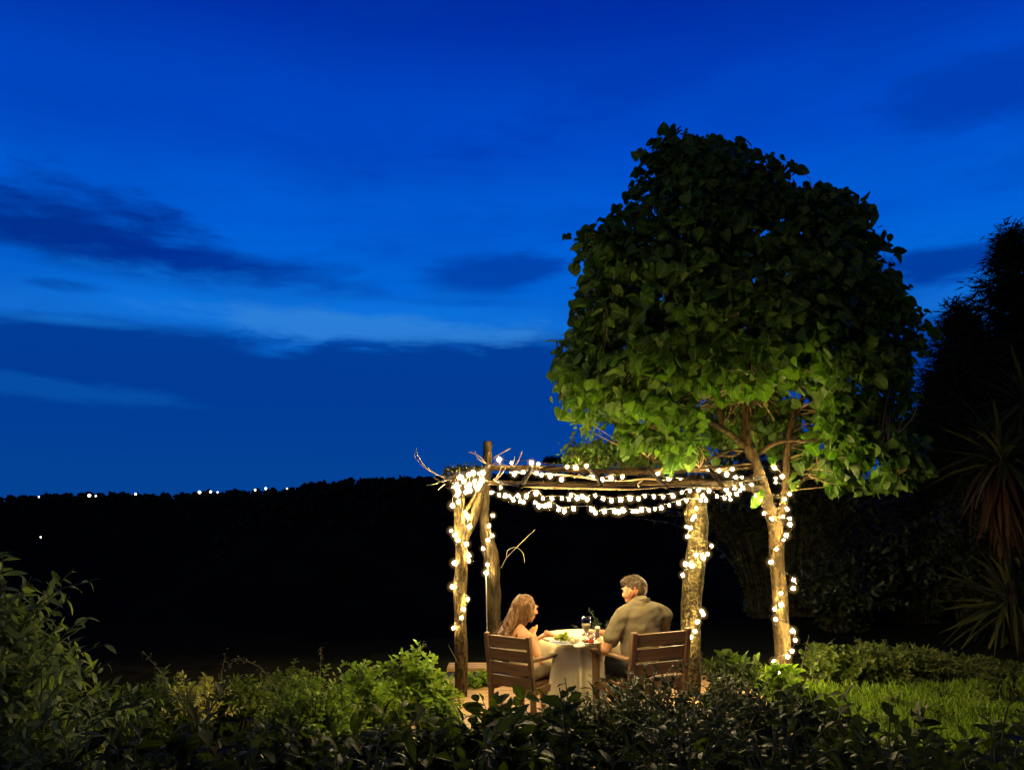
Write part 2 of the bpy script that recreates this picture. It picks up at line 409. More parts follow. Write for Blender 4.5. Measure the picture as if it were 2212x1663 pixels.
HEART = [leaf_tpl(heart, hrib, .25, .25, .05), leaf_tpl(heart, hrib, .10, .5, -.25), leaf_tpl(heart, hrib, .55, .1, .2), leaf_tpl([(x * .85, y) for x, y in heart], hrib, -.25, .35, .3), leaf_tpl([(x * .6, y * 1.05) for x, y in heart], hrib, .8, .4, .1), leaf_tpl([(.30, -.08), (.47, .1), (.36, .40), (.34, .55)], [0, .06, .2, .42, .6, 1.0], .3, .3, -.3)]
lan = [(.10, .18), (.155, .42), (.11, .74)]; lrib = [0, .16, .42, .74, 1.0]
LANCE = [leaf_tpl(lan, lrib, .25, .35), leaf_tpl(lan, lrib, .15, .65, .1), leaf_tpl([(x * 1.2, y) for x, y in lan], lrib, .3, .2, -.2)]
ova = [(.20, .16), (.29, .45), (.17, .80)]
BROAD = [leaf_tpl(ova, lrib, .3, .3), leaf_tpl(ova, lrib, .15, .5, .2), leaf_tpl([(x * .85, y) for x, y in ova], lrib, .45, .15, -.15)]
SMALL = [leaf_tpl([(.27, .45)], [0, .5, 1.0], .25, .2), leaf_tpl([(.22, .5)], [0, .5, 1.0], .1, .4)]
lob = [(.22, .10), (.17, .26), (.40, .36), (.22, .52), (.30, .70), (.12, .84)]
LOBED = [leaf_tpl(lob, [0, .1, .26, .36, .52, .70, .84, 1.0], .2, .3), leaf_tpl(lob, [0, .1, .26, .36, .52, .70, .84, 1.0], .35, .12, .2)]
BLADE = [leaf_tpl([(.035, .25), (.032, .6)], [0, .25, .6, 1.0], .3, .55), leaf_tpl([(.032, .25), (.03, .6)], [0, .25, .6, 1.0], .3, .2)]
NEEDLE = [leaf_tpl([(.07, .35)], [0, .4, 1.0], .2, .3)]

def bases(D, U, roll):
    D = D / np.linalg.norm(D, axis=1, keepdims=True)
    Z = U - D * np.sum(U * D, axis=1, keepdims=True)
    ln = np.linalg.norm(Z, axis=1, keepdims=True); Z = np.where(ln > 1e-4, Z / np.maximum(ln, 1e-6), np.array([[0, 1, 0]]))
    X = np.cross(D, Z); c, s = np.cos(roll)[:, None], np.sin(roll)[:, None]
    X2 = X * c + Z * s; Z2 = np.cross(X2, D)
    return np.stack([X2, D, Z2], axis=2)          # columns
def foliage_mesh(name, tpls, P, B, S, which=None):
    N = len(P)
    if which is None: which = rng.integers(0, len(tpls), N)
    Vs, Ls, St, lv, vn = [], [], [], [], []; vo = lo = 0
    for ti, (TV, TF, tv) in enumerate(tpls):
        idx = np.where(which == ti)[0]
        if not len(idx): continue
        V = np.einsum('nij,vj->nvi', B[idx], TV) * S[idx][:, None, None] + P[idx][:, None, :]
        n, nv = len(idx), len(TV)
        Vs.append(V.reshape(-1, 3))
        fl = np.array([i for f in TF for i in f]); ft = np.array([len(f) for f in TF]); fs = np.concatenate([[0], np.cumsum(ft)[:-1]])
        Ls.append((fl[None, :] + (np.arange(n) * nv)[:, None] + vo).ravel())
        St.append((fs[None, :] + (np.arange(n) * len(fl))[:, None] + lo).ravel())
        lv.append(np.repeat(rng.random(n), nv)); vn.append(np.tile(tv, n))
        vo += n * nv; lo += n * len(fl)
    return big_mesh(name, np.concatenate(Vs), np.concatenate(Ls), np.concatenate(St), None, True, {'lv': np.concatenate(lv), 'vein': np.concatenate(vn)})
def tpl_meshes(tpls, mat):
    out = []
    for TV, TF, tv in tpls:
        me = mesh('leaf', TV, TF); at = me.attributes.new('vein', 'FLOAT', 'POINT'); at.data.foreach_set('value', tv.astype(np.float32))
        me.materials.append(mat); out.append(me)
    return out
_tm = {}
def leaf_objects(root, tpls, mat, P, B, S, which, org):
    key = (id(tpls), mat.name)
    if key not in _tm: _tm[key] = tpl_meshes(tpls, mat)
    for i in range(len(P)):
        o = bpy.data.objects.new('leaf', _tm[key][which[i]])
        Mx = Matrix([list(B[i][0] * S[i]) + [P[i][0] - org[0]], list(B[i][1] * S[i]) + [P[i][1] - org[1]], list(B[i][2] * S[i]) + [P[i][2] - org[2]], [0, 0, 0, 1]])
        o.parent = root; o.matrix_local = Mx
        COL.objects.link(o)
def finish_foliage(root, tpls, mat, P, D, U, S, n_parts, roll=.5, name='foliage', score=None):
    # the leaves that show largest become parts of their own, the rest one mass
    P = np.array(P); D = np.array(D); U = np.array(U); S = np.array(S)
    B = bases(D, U, rng.normal(0, roll, len(P))); which = rng.integers(0, len(tpls), len(P))
    org = np.array(root.location)
    n_parts = min(n_parts, len(P))
    sc_ = score if score is not None else S / np.maximum(P[:, 1], .5) * (1 + .25 * (P[:, 2] - P[:, 2].min()) / (np.ptp(P[:, 2]) + 1e-6))
    order = np.argsort(-sc_); a, b = order[:n_parts], order[n_parts:]
    if n_parts: leaf_objects(root, tpls, mat, P[a], B[a], S[a], which[a], org)
    if len(b):
        o = link_mesh(name, foliage_mesh(name, tpls, P[b] - org, B[b], S[b], which[b]), mat, root); o['kind'] = 'stuff'

def shrub(name, label, cat, c, rx, ry, H, tpls, mat, L, shoots, per, parts=0, group=None, droop=.25, spread=.9, up=.35, z0=None, stem_r=.005, upright=.0, stem_mat=None, low=.28, wild=.18):
    c = Vector(c); root = empty(name, c); prop(root, label, cat, group)
    P, D, U, S = [], [], [], []; st = MB()
    for s in range(shoots):
        a = random.uniform(0, 2 * math.pi); q = math.sqrt(random.random())
        base = Vector((.3 * rx * q * math.cos(a), .3 * ry * q * math.sin(a), 0))
        tz = H * (1 - (.6 - upright) * q * q) * (random.uniform(.9 - wild * 1.2, .9 + wild) if random.random() > .06 else random.uniform(1.0, 1.0 + 1.2 * wild))
        tip = Vector((rx * q * math.cos(a), ry * q * math.sin(a), tz))
        ctrl = Vector((tip.x * .4, tip.y * .4, tz * random.uniform(.7, .95)))
        pts = [base * (1 - t) ** 2 + ctrl * 2 * t * (1 - t) + tip * t * t for t in np.linspace(0, 1, 8)]
        bend = Vector((random.gauss(0, .1), random.gauss(0, .1), -random.random() * .12)) * H
        pts = [p + bend * (i / 7) ** 3 for i, p in enumerate(pts)]
        st.tube(pts, lerp_list([stem_r * 1.6, stem_r, stem_r * .5], 8), 4, cap=False)
        az = random.uniform(0, 6.28)
        for i in range(per):
            t = low + (1 - low) * (i + random.random() * .5) / per; f = min(t, .999) * 7; k = int(f); fr = f - k
            p = pts[k].lerp(pts[k + 1], fr); tg = (pts[k + 1] - pts[k]).normalized()
            az += 2.4 + random.gauss(0, .3)
            s1 = tg.orthogonal().normalized(); s2 = tg.cross(s1); rad = s1 * math.cos(az) + s2 * math.sin(az)
            d = rad * spread + tg * (.45 + .7 * max(0, t - .75) * 4 * .5) + Vector((0, 0, up - droop)) + Vector((random.gauss(0, .15), random.gauss(0, .15), random.gauss(0, .15)))
            P.append(tuple(p + c)); D.append(tuple(d)); U.append((rad.x * -.2 + random.gauss(0, .35), rad.y * -.2 + random.gauss(0, .35), 1.0))
            S.append(L * random.uniform(.65, 1.15) * (1.0 if t < .9 else .7))
    prop(st.build('stems', stem_mat or M['stem'], root), kind='stuff')
    finish_foliage(root, tpls, mat, P, D, U, S, parts)
    return root

# ================================================================== the land
def sstep(x, a, b):
    t = np.clip((x - a) / (b - a), 0, 1); return t * t * (3 - 2 * t)
RIDGE_PX = np.array([-600, 0, 300, 520, 700, 830, 1000, 1250, 1700, 2300, 3200]); RIDGE_PY = np.array([1074, 1072, 1067, 1062, 1058, 1050, 1052, 1060, 1060, 1062, 1066])
def ridge_top(x, y):
    px = 1106 + x / np.maximum(y, 1) * F / 1.01
    py = np.interp(px, RIDGE_PX, RIDGE_PY)
    return ZC + y * np.tan(PITCH + np.arctan((831.5 - py) / F))
def height(x, y):
    x = np.asarray(x, float); y = np.asarray(y, float)
    near = -.07 + .26 * sstep(6.2 - y, 0, 6) + .10 * sstep(x, 3.2, 8) * sstep(y, 8.5, 14)
    brink = 12.6 + 9 * sstep(x, 3.0, 9.0) + 1.2 * np.sin(x * .7)
    fall = np.maximum(0, y - brink)
    z = near - 75 * (1 - np.exp(-fall * .5 / 75)) * sstep(fall, 0, 6)
    top = ridge_top(x, y) - 7.0
    g = np.exp(-((y - 1400) / 330.0) ** 2)
    z = z + (top + 75) * g
    hill = 84 * np.exp(-((y - 430) / 110.0) ** 2) * sstep(x, -230, -90)
    z = z + hill * .955
    z = z + 2.5 * np.sin(x * .021 + 1) * np.sin(y * .017) * sstep(y, 60, 200)
    return z
def h1(x, y): return float(height(x, y))
def axis_pts(a, b, step0, grow):
    out = [0.0]; s = step0
    while out[-1] < max(abs(a), abs(b)): out.append(out[-1] + s); s *= grow
    return np.array(out)
px_ = axis_pts(0, 5000, .45, 1.075); gx = np.concatenate([-px_[:0:-1], px_]); gy_ = axis_pts(0, 6000, .4, 1.05); gy = np.concatenate([-axis_pts(0, 60, 2, 1.3)[:0:-1], gy_])
XX, YY = np.meshgrid(gx, gy); ZZ = height(XX, YY)
ZZ = ZZ + .02 * rng.standard_normal(ZZ.shape) * (np.abs(YY) < 30)
nx, ny = len(gx), len(gy); ii = np.arange((ny - 1) * (nx - 1)); r_, c_ = ii // (nx - 1), ii % (nx - 1)
q0 = r_ * nx + c_; quads = np.stack([q0, q0 + 1, q0 + nx + 1, q0 + nx], 1)
me = big_mesh('ground', np.stack([XX.ravel(), YY.ravel(), ZZ.ravel()], 1), quads.ravel(), ii * 4, None)
prop(link_mesh('ground', me, M['soil']), 'dark garden hillside falling to the black valley and ridge', 'ground', kind='structure')

# far wood: crowns along the two ridges, too far to tell apart
def crown_mass(name, pts, label):
    TV, TF = ICO1; n = len(pts); pts = np.array(pts)            # x, y, z, r
    jit = 1 + .28 * rng.standard_normal((n, len(TV), 1))
    V = TV[None] * jit * pts[:, 3][:, None, None] * np.array([1.05, 1.05, .95]) + pts[:, None, :3]
    Fc = (TF[None] + (np.arange(n) * len(TV))[:, None, None]).reshape(-1)
    me = big_mesh(name, V.reshape(-1, 3), Fc, np.arange(n * len(TF)) * 3, None, False)
    return prop(link_mesh(name, me, M['far']), label, 'forest', kind='stuff')
pts = []
for _ in range(1500):
    x = random.uniform(-1150, 1150); y = 1400 + random.gauss(-40, 60); r = random.uniform(2.5, 6.0)
    pts.append((x, y, h1(x, y) + r * random.uniform(.3, 1.1), r))
crown_mass('forest', pts, 'far black wood along the lamp-lit ridge at the horizon')
pts = []
for _ in range(1500):
    x = random.uniform(-140, 330); y = 425 + random.gauss(0, 22); r = random.uniform(1.2, 2.2)
    z = h1(x, y); hh = random.uniform(1, 3.5)
    for q in range(3): pts.append((x + random.gauss(0, 1.4), y + random.gauss(0, 1.4), z + hh * (.4 + .35 * q), r * (1 - .22 * q)))
crown_mass('forest', pts, 'nearer dark wooded hill rising behind the pergola')

def hill_tree(px, ptop, pw, d, label):
    b = W(px, ptop, d); z0 = h1(b.x, d) - .5; H = b.z - z0; r = pw / F * d / 2
    root = empty('hill_tree', (b.x, d, z0)); prop(root, label, 'tree', 'trees on the dark hill')
    t = MB(); t.tube([(0, 0, 0), (.1, 0, H * .5), (0, .1, H * .8)], [.35, .25, .1], 6); t.build('trunk', M['twig'], root)
    N = 1500; a = rng.standard_normal((N, 3)); a /= np.linalg.norm(a, axis=1, keepdims=True); rr = rng.random((N, 1)) ** .4
    P = a * rr * np.array([r, r, r * .62]); P = P + .25 * r * np.sin(P * 3 / r + rng.random(3) * 6) + np.array([0, 0, H - r * .62])
    B = bases(rng.standard_normal((N, 3)), rng.standard_normal((N, 3)), rng.random(N))
    prop(link_mesh('crown', foliage_mesh('crown', SMALL, P, B, rng.uniform(.7, 1.4, N) * r * .22), M['far'], root), kind='stuff')
hill_tree(808, 1036, 62, 425, 'round-headed dark tree highest on the hill, beyond the far lamps')
hill_tree(742, 1049, 40, 425, 'small dark tree low on the hill, nearest the far lamps')
hill_tree(880, 1038, 70, 420, 'wide dark tree on the hill crest beside the pergola twigs')
hill_tree(925, 1036, 50, 415, 'dark tree on the hill crest just behind the pergola corner')
hill_tree(1196, 980, 44, 425, 'dark tree top showing above the pergola beam, beside the creeper')

# lamps on the far ridge
LAMPS = [(84, 1073, 1.0), (193, 1070, 2.2), (207, 1071, 1.1), (293, 1067, 1.5), (431, 1063, 2.1), (455, 1062, 1.7), (470, 1063, 1.0), (551, 1058, 1.4), (574, 1055, 1.7), (620, 1055, 1.1), (645, 1054, 1.4), (675, 1053, 1.1)]
ORD = ['first', 'second', 'third', 'fourth', 'fifth', 'sixth', 'seventh', 'eighth', 'ninth', 'tenth', 'eleventh', 'twelfth']
bulb_unit = mesh('lamp_globe', ICO2[0], ICO2[1])
bulb_unit.materials.append(M['lamp'])
for i, (px, py, r) in enumerate(LAMPS + [(88, 1160, 1.0)]):
    last = i == len(LAMPS); d = 1330 if not last else 700
    p = W(px, py, d); root = empty('far_lamp', (p.x, d, h1(p.x, d)))
    prop(root, f'{ORD[i]} white lamp from the left along the far ridge' if not last else 'lone white lamp in the black valley above the shrub', 'lamp', 'lamps on the far ridge' if not last else None)
    t = MB(); hgt = p.z - root.location.z; t.tube([(0, 0, min(-1, hgt - 8)), (0, 0, hgt)], .25, 6); t.build('pole', M['far'], root)
    g = link_mesh('lamp_globe', bulb_unit, None, root, (0, 0, hgt)); g.scale = (r * (.55 if last else 1.0),) * 3

# ================================================================== timber deck
deck = empty('deck', (.7, 7.9, 0)); prop(deck, 'low timber deck under the dining table and chairs', 'deck')
plank_me = None
dm = MB(); dm.box((0, 0, 0), (3.5, .138, .032), bev=.004); plank_me = mesh('plank', dm.V, dm.F, False); plank_me.materials.append(M['deck'])
for i in range(24):
    o = bpy.data.objects.new('plank', plank_me); COL.objects.link(o); o.parent = deck; o.location = (random.gauss(0, .01), -1.68 + i * .145, -.016 + random.gauss(0, .0012))
jm = MB()
for x in (-1.5, -.5, .5, 1.5): jm.box((x, 0, -.075), (.05, 3.4, .08))
jm.build('joist', M['grey'], deck, False)

# low timber bench behind the corner post
bn = empty('bench', (W(1100, 1440, 9.5).x, 9.5, 0)); prop(bn, 'low plain timber bench behind the front corner post', 'bench')
bz = W(1030, 1440, 9.4).z
for k in (-1, 0, 1):
    t = MB(); t.box((.2, k * .105, bz - .022), (1.75, .098, .044)); t.build('seat_plank', M['deck'], bn, False)
for x in (-.5, .95):
    t = MB(); t.box((x, 0, (bz - .046) / 2), (.09, .28, bz - .046)); t.build('leg', M['grey'], bn, False)

# ================================================================== pergola of rough logs
perg = empty('pergola', (.7, 8.6, 0)); prop(perg, 'rustic log pergola of crooked posts and poles hung with lights', 'pergola')
PO = Vector(perg.location)
def log(name, P, R, mat, n=12, rough=.10, span=6, seed=0.0):
    big = name == 'post'
    Q = [p - PO for p in spline(P, span * (2 if big else 1))]; t = MB(); t.tube(Q, lerp_list(R, len(Q)), n + 8 * big, rough * (1.5 if big else 1.2), seed=seed)
    return t.build(name, mat, perg)
dFL, dBL, dFR = 8.5, 10.4, 8.55
b0 = G(996, 1503, 0); dFL = b0.y
log('post', [b0 + Vector((0, 0, -.05)), W(996, 1420, dFL), W(994, 1300, dFL), W(996, 1180, dFL), W(992, 1105, dFL), W(991, 1040, dFL)], [.066, .062, .063, .064, .060, .058], M['post'], 14, .10, 8)
log('brace', [W(1004, 1165, dFL - .02), W(1022, 1120, dFL), W(1040, 1062, dFL + .1), W(1046, 1030, dFL + .15)], [.036, .045, .038, .03], M['post'], 10, .2)
log('brace', [W(1000, 1110, dFL - .03), W(1018, 1085, dFL), W(1030, 1060, dFL + .1)], [.02, .022, .015], M['post'], 8, .25)
log('post', [W(1068, 1500, dBL), W(1067, 1356, dBL), W(1066, 1260, dBL), W(1058, 1190, dBL), W(1046, 1130, dBL), W(1047, 1080, dBL), W(1053, 1010, dBL), W(1054, 953, dBL)], [.085, .082, .085, .095, .062, .058, .056, .058], M['grey'], 12, .12, 8)
log('brace', [W(1050, 1195, dBL), W(1041, 1165, dBL), W(1038, 1145, dBL)], [.03, .02, .015], M['post'], 7, .2)
log('post', [W(1497, 1510, dFR), W(1497, 1440, dFR), W(1491, 1338, dFR), W(1501, 1229, dFR), W(1508, 1140, dFR), W(1503, 1070, dFR), W(1502, 1030, dFR + .05)], [.075, .078, .098, .102, .100, .094, .085], M['lichen'], 18, .09, 10)
log('brace', [W(1486, 1130, dFR - .02), W(1481, 1108, dFR - .04), W(1484, 1090, dFR)], [.02, .02, .012], M['lichen'], 7, .2)
# beams and poles
log('beam', [W(958, 1016, 10.3), W(1054, 1011, dBL - .09), W(1180, 1012, 10.1), W(1300, 1018, 9.95), W(1400, 1017, 9.9), W(1520, 1013, 9.85), W(1625, 1008, 9.8)], [.026, .034, .038, .03, .04, .038, .03], M['beam'], 10, .14, 6)
log('beam', [W(963, 1046, dFL - .12), W(991, 1042, dFL - .1), W(1120, 1043, 8.45), W(1250, 1045, 8.45), W(1400, 1044, 8.45), W(1503, 1040, dFR - .12), W(1600, 1036, 8.9), W(1648, 1032, 9.4)], [.022, .025, .022, .027, .024, .027, .025, .022], M['beam'], 10, .2, 6, 3.0)  # added front beam, standing in for the brown glow under the roof
log('beam', [W(968, 1050, 8.0), W(993, 1034, dFL + .02), W(1040, 1020, 9.6), W(1056, 1004, 10.55)], [.035, .045, .05, .045], M['beam'], 8, .15)
log('beam', [W(1500, 1072, 8.2), W(1506, 1054, dFR + .1), W(1580, 1046, 9.1), W(1655, 1062, 9.75)], [.04, .05, .05, .05], M['beam'], 8, .15)
rafters = [((1125, 1052, 5.9), (1140, 1026, 8.0), (1150, 1008, 10.3)), ((1300, 1054, 6.4), (1290, 1030, 8.2), (1270, 1011, 10.1)), ((1440, 1052, 7.0), (1420, 1032, 8.4), (1400, 1010, 10.0)), ((1560, 1050, 8.0), (1545, 1030, 8.9), (1530, 1008, 9.9))]
for r in rafters: log('rafter', [W(*p) for p in r], [.018, .024, .02], M['beam'], 7, .2, 8)
log('pole', [W(1066, 1036, 7.6), W(1130, 1049, 6.0), W(1300, 1055, 6.4), W(1384, 1055, 6.7), W(1438, 1050, 7.0), W(1520, 1050, 7.8), W(1590, 1052, 8.6)], [.009, .012, .012, .011, .010, .009, .008], M['twig'], 6, .2, 8)
log('pole', [W(1100, 1020, 9.3), W(1220, 1026, 9.3), W(1330, 1040, 9.3), W(1400, 1034, 9.3), W(1470, 1044, 9.3)], [.012] * 5, M['twig'], 6, .2, 8)
log('pole', [W(1440, 1047, 9.0), W(1480, 1036, 9.0), W(1520, 1036, 9.0), W(1548, 1043, 9.0)], [.008, .012, .010, .006], M['twig'], 6, .2, 8)
# dry vine ends springing from the corner
TW = [((1010, 1034, 8.4), (960, 1030, 8.3), (925, 1015, 8.2), (898, 990, 8.2), (897, 972, 8.2)), ((995, 1046, 8.4), (955, 1030, 8.3), (920, 1008, 8.25), (902, 982, 8.2), (900, 968, 8.2)),
      ((1000, 1040, 8.4), (965, 1035, 8.3), (940, 1045, 8.2), (921, 1048, 8.2)), ((990, 1052, 8.4), (965, 1044, 8.3), (946, 1058, 8.2)), ((975, 1030, 8.4), (955, 1040, 8.2), (935, 1030, 8.2)),
      ((1054, 1008, 10.2), (1035, 985, 10.0), (1012, 976, 10.0)), ((1050, 1003, 10.2), (1032, 990, 10.1), (1026, 974, 10.1)), ((1062, 990, 10.2), (1085, 978, 10.0), (1103, 968, 10.0)), ((1110, 1008, 10.0), (1120, 995, 10.0), (1128, 974, 10.0)), ((1108, 1008, 10.0), (1110, 995, 10.0), (1112, 985, 10.0)),
      ((1068, 1040, 8.8), (1085, 1022, 8.9), (1092, 1010, 9.0)), ((1062, 1046, 8.8), (1078, 1022, 8.9), (1082, 1010, 9.0)), ((1083, 1226, 9.9), (1094, 1205, 9.8), (1118, 1180, 9.7), (1140, 1158, 9.7), (1157, 1143, 9.7)), ((1094, 1205, 9.8), (1096, 1190, 9.8), (1106, 1183, 9.75), (1118, 1183, 9.75), (1130, 1195, 9.75), (1133, 1215, 9.75)),
      ((1060, 1005, 10.2), (1075, 1000, 10.1), (1100, 1008, 10.0)), ((1240, 1032, 9.2), (1252, 1025, 9.2), (1262, 1030, 9.2), (1275, 1026, 9.2)), ((1380, 1052, 7.2), (1378, 1044, 7.3), (1388, 1038, 7.4))]
for p in TW: log('twig', [W(*q) for q in p], [.009, .007, .004] if len(p) < 5 else [.006, .0055, .005, .004, .003], M['drytwig'], 5, .15, 6)
# ragged creeper on the corner
N = 420; P = np.array([tuple(W(random.uniform(962, 1040), random.uniform(1004, 1034), random.uniform(8.4, 9.6))) for _ in range(N)]) - np.array(PO)
o = link_mesh('creeper', foliage_mesh('creeper', SMALL, P, bases(rng.standard_normal((N, 3)), rng.standard_normal((N, 3)) + [0, 0, 1], rng.random(N)), rng.uniform(.025, .06, N)), M['small'], perg); o['kind'] = 'stuff'

# ================================================================== string lights
GLOW_SHELLS = True
bl = MB(); bl.lathe((0, 0, 0), [(.0005, -1.12), (.35, -1.05), (.72, -.78), (.95, -.35), (1.0, .05), (.9, .45), (.62, .82), (.36, 1.02), (.36, 1.2)], 10)
bulb_mes = []
for q_ in (.45, .8, 1.0, 1.25):
    bulb_me = mesh('bulb', bl.V, bl.F); bulb_me.materials.append(emit('warm_bulb', (1.0, .75, .33), BULB_POWER * q_)); bulb_mes.append(bulb_me)
so = MB(); so.lathe((0, 0, 0), [(.0, 1.15), (.42, 1.16), (.46, 1.4), (.40, 1.75), (.2, 1.9), (.0, 1.92)], 8)
sock_me = mesh('socket', so.V, so.F); sock_me.materials.append(M['wire'])
glow_mes = []                     # added shells of glow imitating lens bloom round each bulb, densest near it
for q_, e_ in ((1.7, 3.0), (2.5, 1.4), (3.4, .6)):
    gb = bpy.data.materials.new('bulb_bloom'); gb.use_nodes = True; gt = gb.node_tree; gt.nodes.clear()
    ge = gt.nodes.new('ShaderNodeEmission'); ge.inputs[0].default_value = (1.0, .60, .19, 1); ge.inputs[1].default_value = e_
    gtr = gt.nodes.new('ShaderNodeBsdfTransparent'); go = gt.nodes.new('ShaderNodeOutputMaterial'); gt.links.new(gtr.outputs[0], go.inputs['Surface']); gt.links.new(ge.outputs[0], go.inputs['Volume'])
    gm_ = mesh('glow_shell', ICO2[0] * q_, ICO2[1]); gm_.materials.append(gb); glow_mes.append(gm_)
K = .9036
def zr(x0, y0, s, pts): return [((x0 + x / s) * K, (y0 + y / s) * K) for x, y in pts]
R1 = lambda p: zr(1060, 1060, 5.267, p)
R2 = lambda p: zr(1440, 1060, 5.267, p)
R3 = lambda p: zr(1060, 1230, 5.544, p)
R4 = lambda p: zr(1600, 1150, 3.326, p)
R5 = lambda p: zr(1740, 1030, 2.558, p)
def strand(label, pts, depth, size=.026, order='x', hang=.055, sag=True, jit=.03):
    d0 = depth(*pts[0]); root = empty('string_lights', (W(*pts[0], d0).x, d0, W(*pts[0], d0).z)); prop(root, label, 'string lights', 'strings of warm bulbs')
    org = Vector(root.location)
    pts = sorted(pts, key=lambda q: q[0] if order == 'x' else q[1])
    path = []
    for px, py in pts:
        p = W(px, py, depth(px, py) + random.gauss(0, jit)); s = size * .64 * random.uniform(.75, 1.25)
        o = bpy.data.objects.new('bulb', random.choice(bulb_mes)); COL.objects.link(o); o.parent = root
        o.location = p - org; o.scale = (s,) * 3
        o.rotation_euler = (random.gauss(0, .25), random.gauss(0, .25), random.random() * 6)
        if order != 'x': o.rotation_euler = (random.gauss(0, .9), random.gauss(0, .9), random.random() * 6)
        k = bpy.data.objects.new('socket', sock_me); COL.objects.link(k); k.parent = o
        if GLOW_SHELLS:
            for gm_ in glow_mes: gl_ = bpy.data.objects.new('glow_shell', gm_); COL.objects.link(gl_); gl_.parent = o
        Rm = o.rotation_euler.to_matrix()
        path.append(p - org + Rm @ Vector((0, 0, s * 1.9)))
    c = spline(path, 4); t = MB(); t.tube(c, .0045, 5, cap=False); t.build('cable', M['wire'], root)
    return root
li = lambda a, b: (lambda px, py: float(np.interp(px, *zip(a, b))))
strand('string of warm bulbs along the back beam, topmost of the roof strings', R1([(700, 205), (858, 245), (1108, 245), (1195, 260), (1558, 303), (1665, 303), (1803, 278)]) + R2([(697, 372), (780, 337), (1335, 318), (1470, 342), (1565, 387), (1637, 322)]), li((1050, 10.15), (1700, 9.65)))
strand('string of warm bulbs under the second roof pole, just below the topmost string', R1([(893, 382), (1007, 360), (1172, 375), (1235, 400), (1345, 412), (1488, 455), (1885, 415), (2003, 455), (2112, 435)]) + R2([(252, 420), (840, 462), (985, 468), (1075, 482), (1412, 497), (1560, 575)]), li((1050, 9.2), (1700, 9.2)))
strand('long drooping string of warm bulbs from the corner post across to the tree', R1([(605, 618), (720, 552), (700, 648), (780, 657), (840, 660), (878, 710), (945, 660), (970, 728), (1012, 740), (1045, 662), (1167, 625), (1252, 692), (1365, 692), (1493, 692), (1580, 700), (1605, 655), (1685, 690), (1752, 670), (1810, 703), (1912, 657), (2012, 695), (2115, 720)]) + R2([(232, 708), (350, 692), (455, 698), (535, 662), (652, 670), (765, 670), (890, 662), (1000, 615), (1105, 595), (1210, 588), (1343, 600), (1443, 667), (1540, 690), (1600, 637), (1612, 703), (1693, 635), (1665, 557), (1742, 515), (1770, 562), (1730, 592), (1755, 427), (1678, 425), (1885, 440), (1880, 517)]), lambda px, py: float(np.interp(px, [1060, 1150, 1330, 1470, 1560, 1650], [7.6, 6.7, 6.9, 7.5, 8.5, 9.35])), .0205)
strand('lowest hanging string of warm bulbs, dipping over the middle of the table', R1([(1155, 745), (1205, 790), (1272, 790), (1332, 772), (1452, 830), (1523, 850), (1640, 825), (1870, 833), (1915, 875), (2025, 853)]) + R2([(25, 853), (155, 855), (207, 862), (265, 842), (385, 855), (435, 855), (492, 837), (585, 840), (663, 825), (745, 810), (843, 778), (963, 752), (1057, 720), (1243, 718), (1305, 715), (1265, 657)]), lambda px, py: float(np.interp(px, [1150, 1250, 1350, 1450, 1530], [5.95, 6.0, 6.4, 7.3, 8.35])), .019)
strand('tight bunch of warm bulbs on top of the front corner post', R1([(150, 460), (220, 430), (165, 545), (215, 500), (260, 480), (300, 540), (330, 590), (240, 600), (190, 610), (280, 615), (200, 555), (330, 520), (395, 520), (440, 470), (490, 460), (430, 560), (485, 530), (400, 480), (455, 515), (320, 395), (373, 370), (450, 378), (495, 370), (170, 650), (190, 735), (115, 780)]), lambda px, py: dFL - .18, .030, jit=.06)
strand('string of warm bulbs wound round the front corner post beside the bench', R1([(275, 865), (300, 910)]) + R3([(345, 155), (100, 210), (150, 272), (195, 342), (308, 388), (338, 540), (338, 612), (150, 640), (118, 953), (325, 1120), (265, 1250), (240, 1365), (133, 1500)]), lambda px, py: dFL - (.16 if 984 < px < 1009 else .06), .023, 'y', jit=.005)
strand('string of warm bulbs hanging down the crooked rear post, above the long-haired diner', R1([(620, 905)]) + R3([(660, 10), (605, 145), (645, 278), (590, 335), (525, 450), (580, 665), (565, 768)]), lambda px, py: dBL - .17, .025, 'y', jit=.005)
strand('string of warm bulbs wound round the lichen-covered post behind the olive shirt', R4([(215, 215), (200, 280), (185, 305), (135, 362), (165, 370), (145, 440), (335, 513), (305, 577), (272, 608), (212, 585), (128, 657), (180, 673), (107, 745), (258, 1030), (270, 1058), (225, 1117), (205, 1192), (165, 1237)]), lambda px, py: dFR - .19, .024, 'y', jit=.005)
strand('string of warm bulbs wound up the tree trunk from root to fork', R5([(270, 537), (222, 503), (337, 523), (380, 535), (380, 570), (357, 638), (340, 665), (298, 722), (263, 802), (403, 910), (400, 962), (325, 993), (325, 1062), (288, 1087), (292, 1150), (395, 1222), (412, 1277), (392, 1345), (365, 1378), (283, 1408), (308, 1470), (285, 225), (333, 278), (293, 290), (293, 313), (378, 385), (348, 418), (362, 478), (195, 422), (172, 395)]), lambda px, py: 9.7 - .18, .025, 'y', jit=.005)
hw = MB(); hp = [W(1050, 1240, 10.25), W(1051, 1300, 10.25), W(1052, 1368, 10.25), W(1052, 1500, 10.25)]
ho = empty('hanging_wire', (hp[-1].x, hp[-1].y, hp[-1].z)); prop(ho, 'thin pale wire hanging straight down beside the crooked rear post', 'wire')
hw.tube([p - hp[-1] for p in hp], .007, 5); hw.build('wire', M['drytwig'], ho)

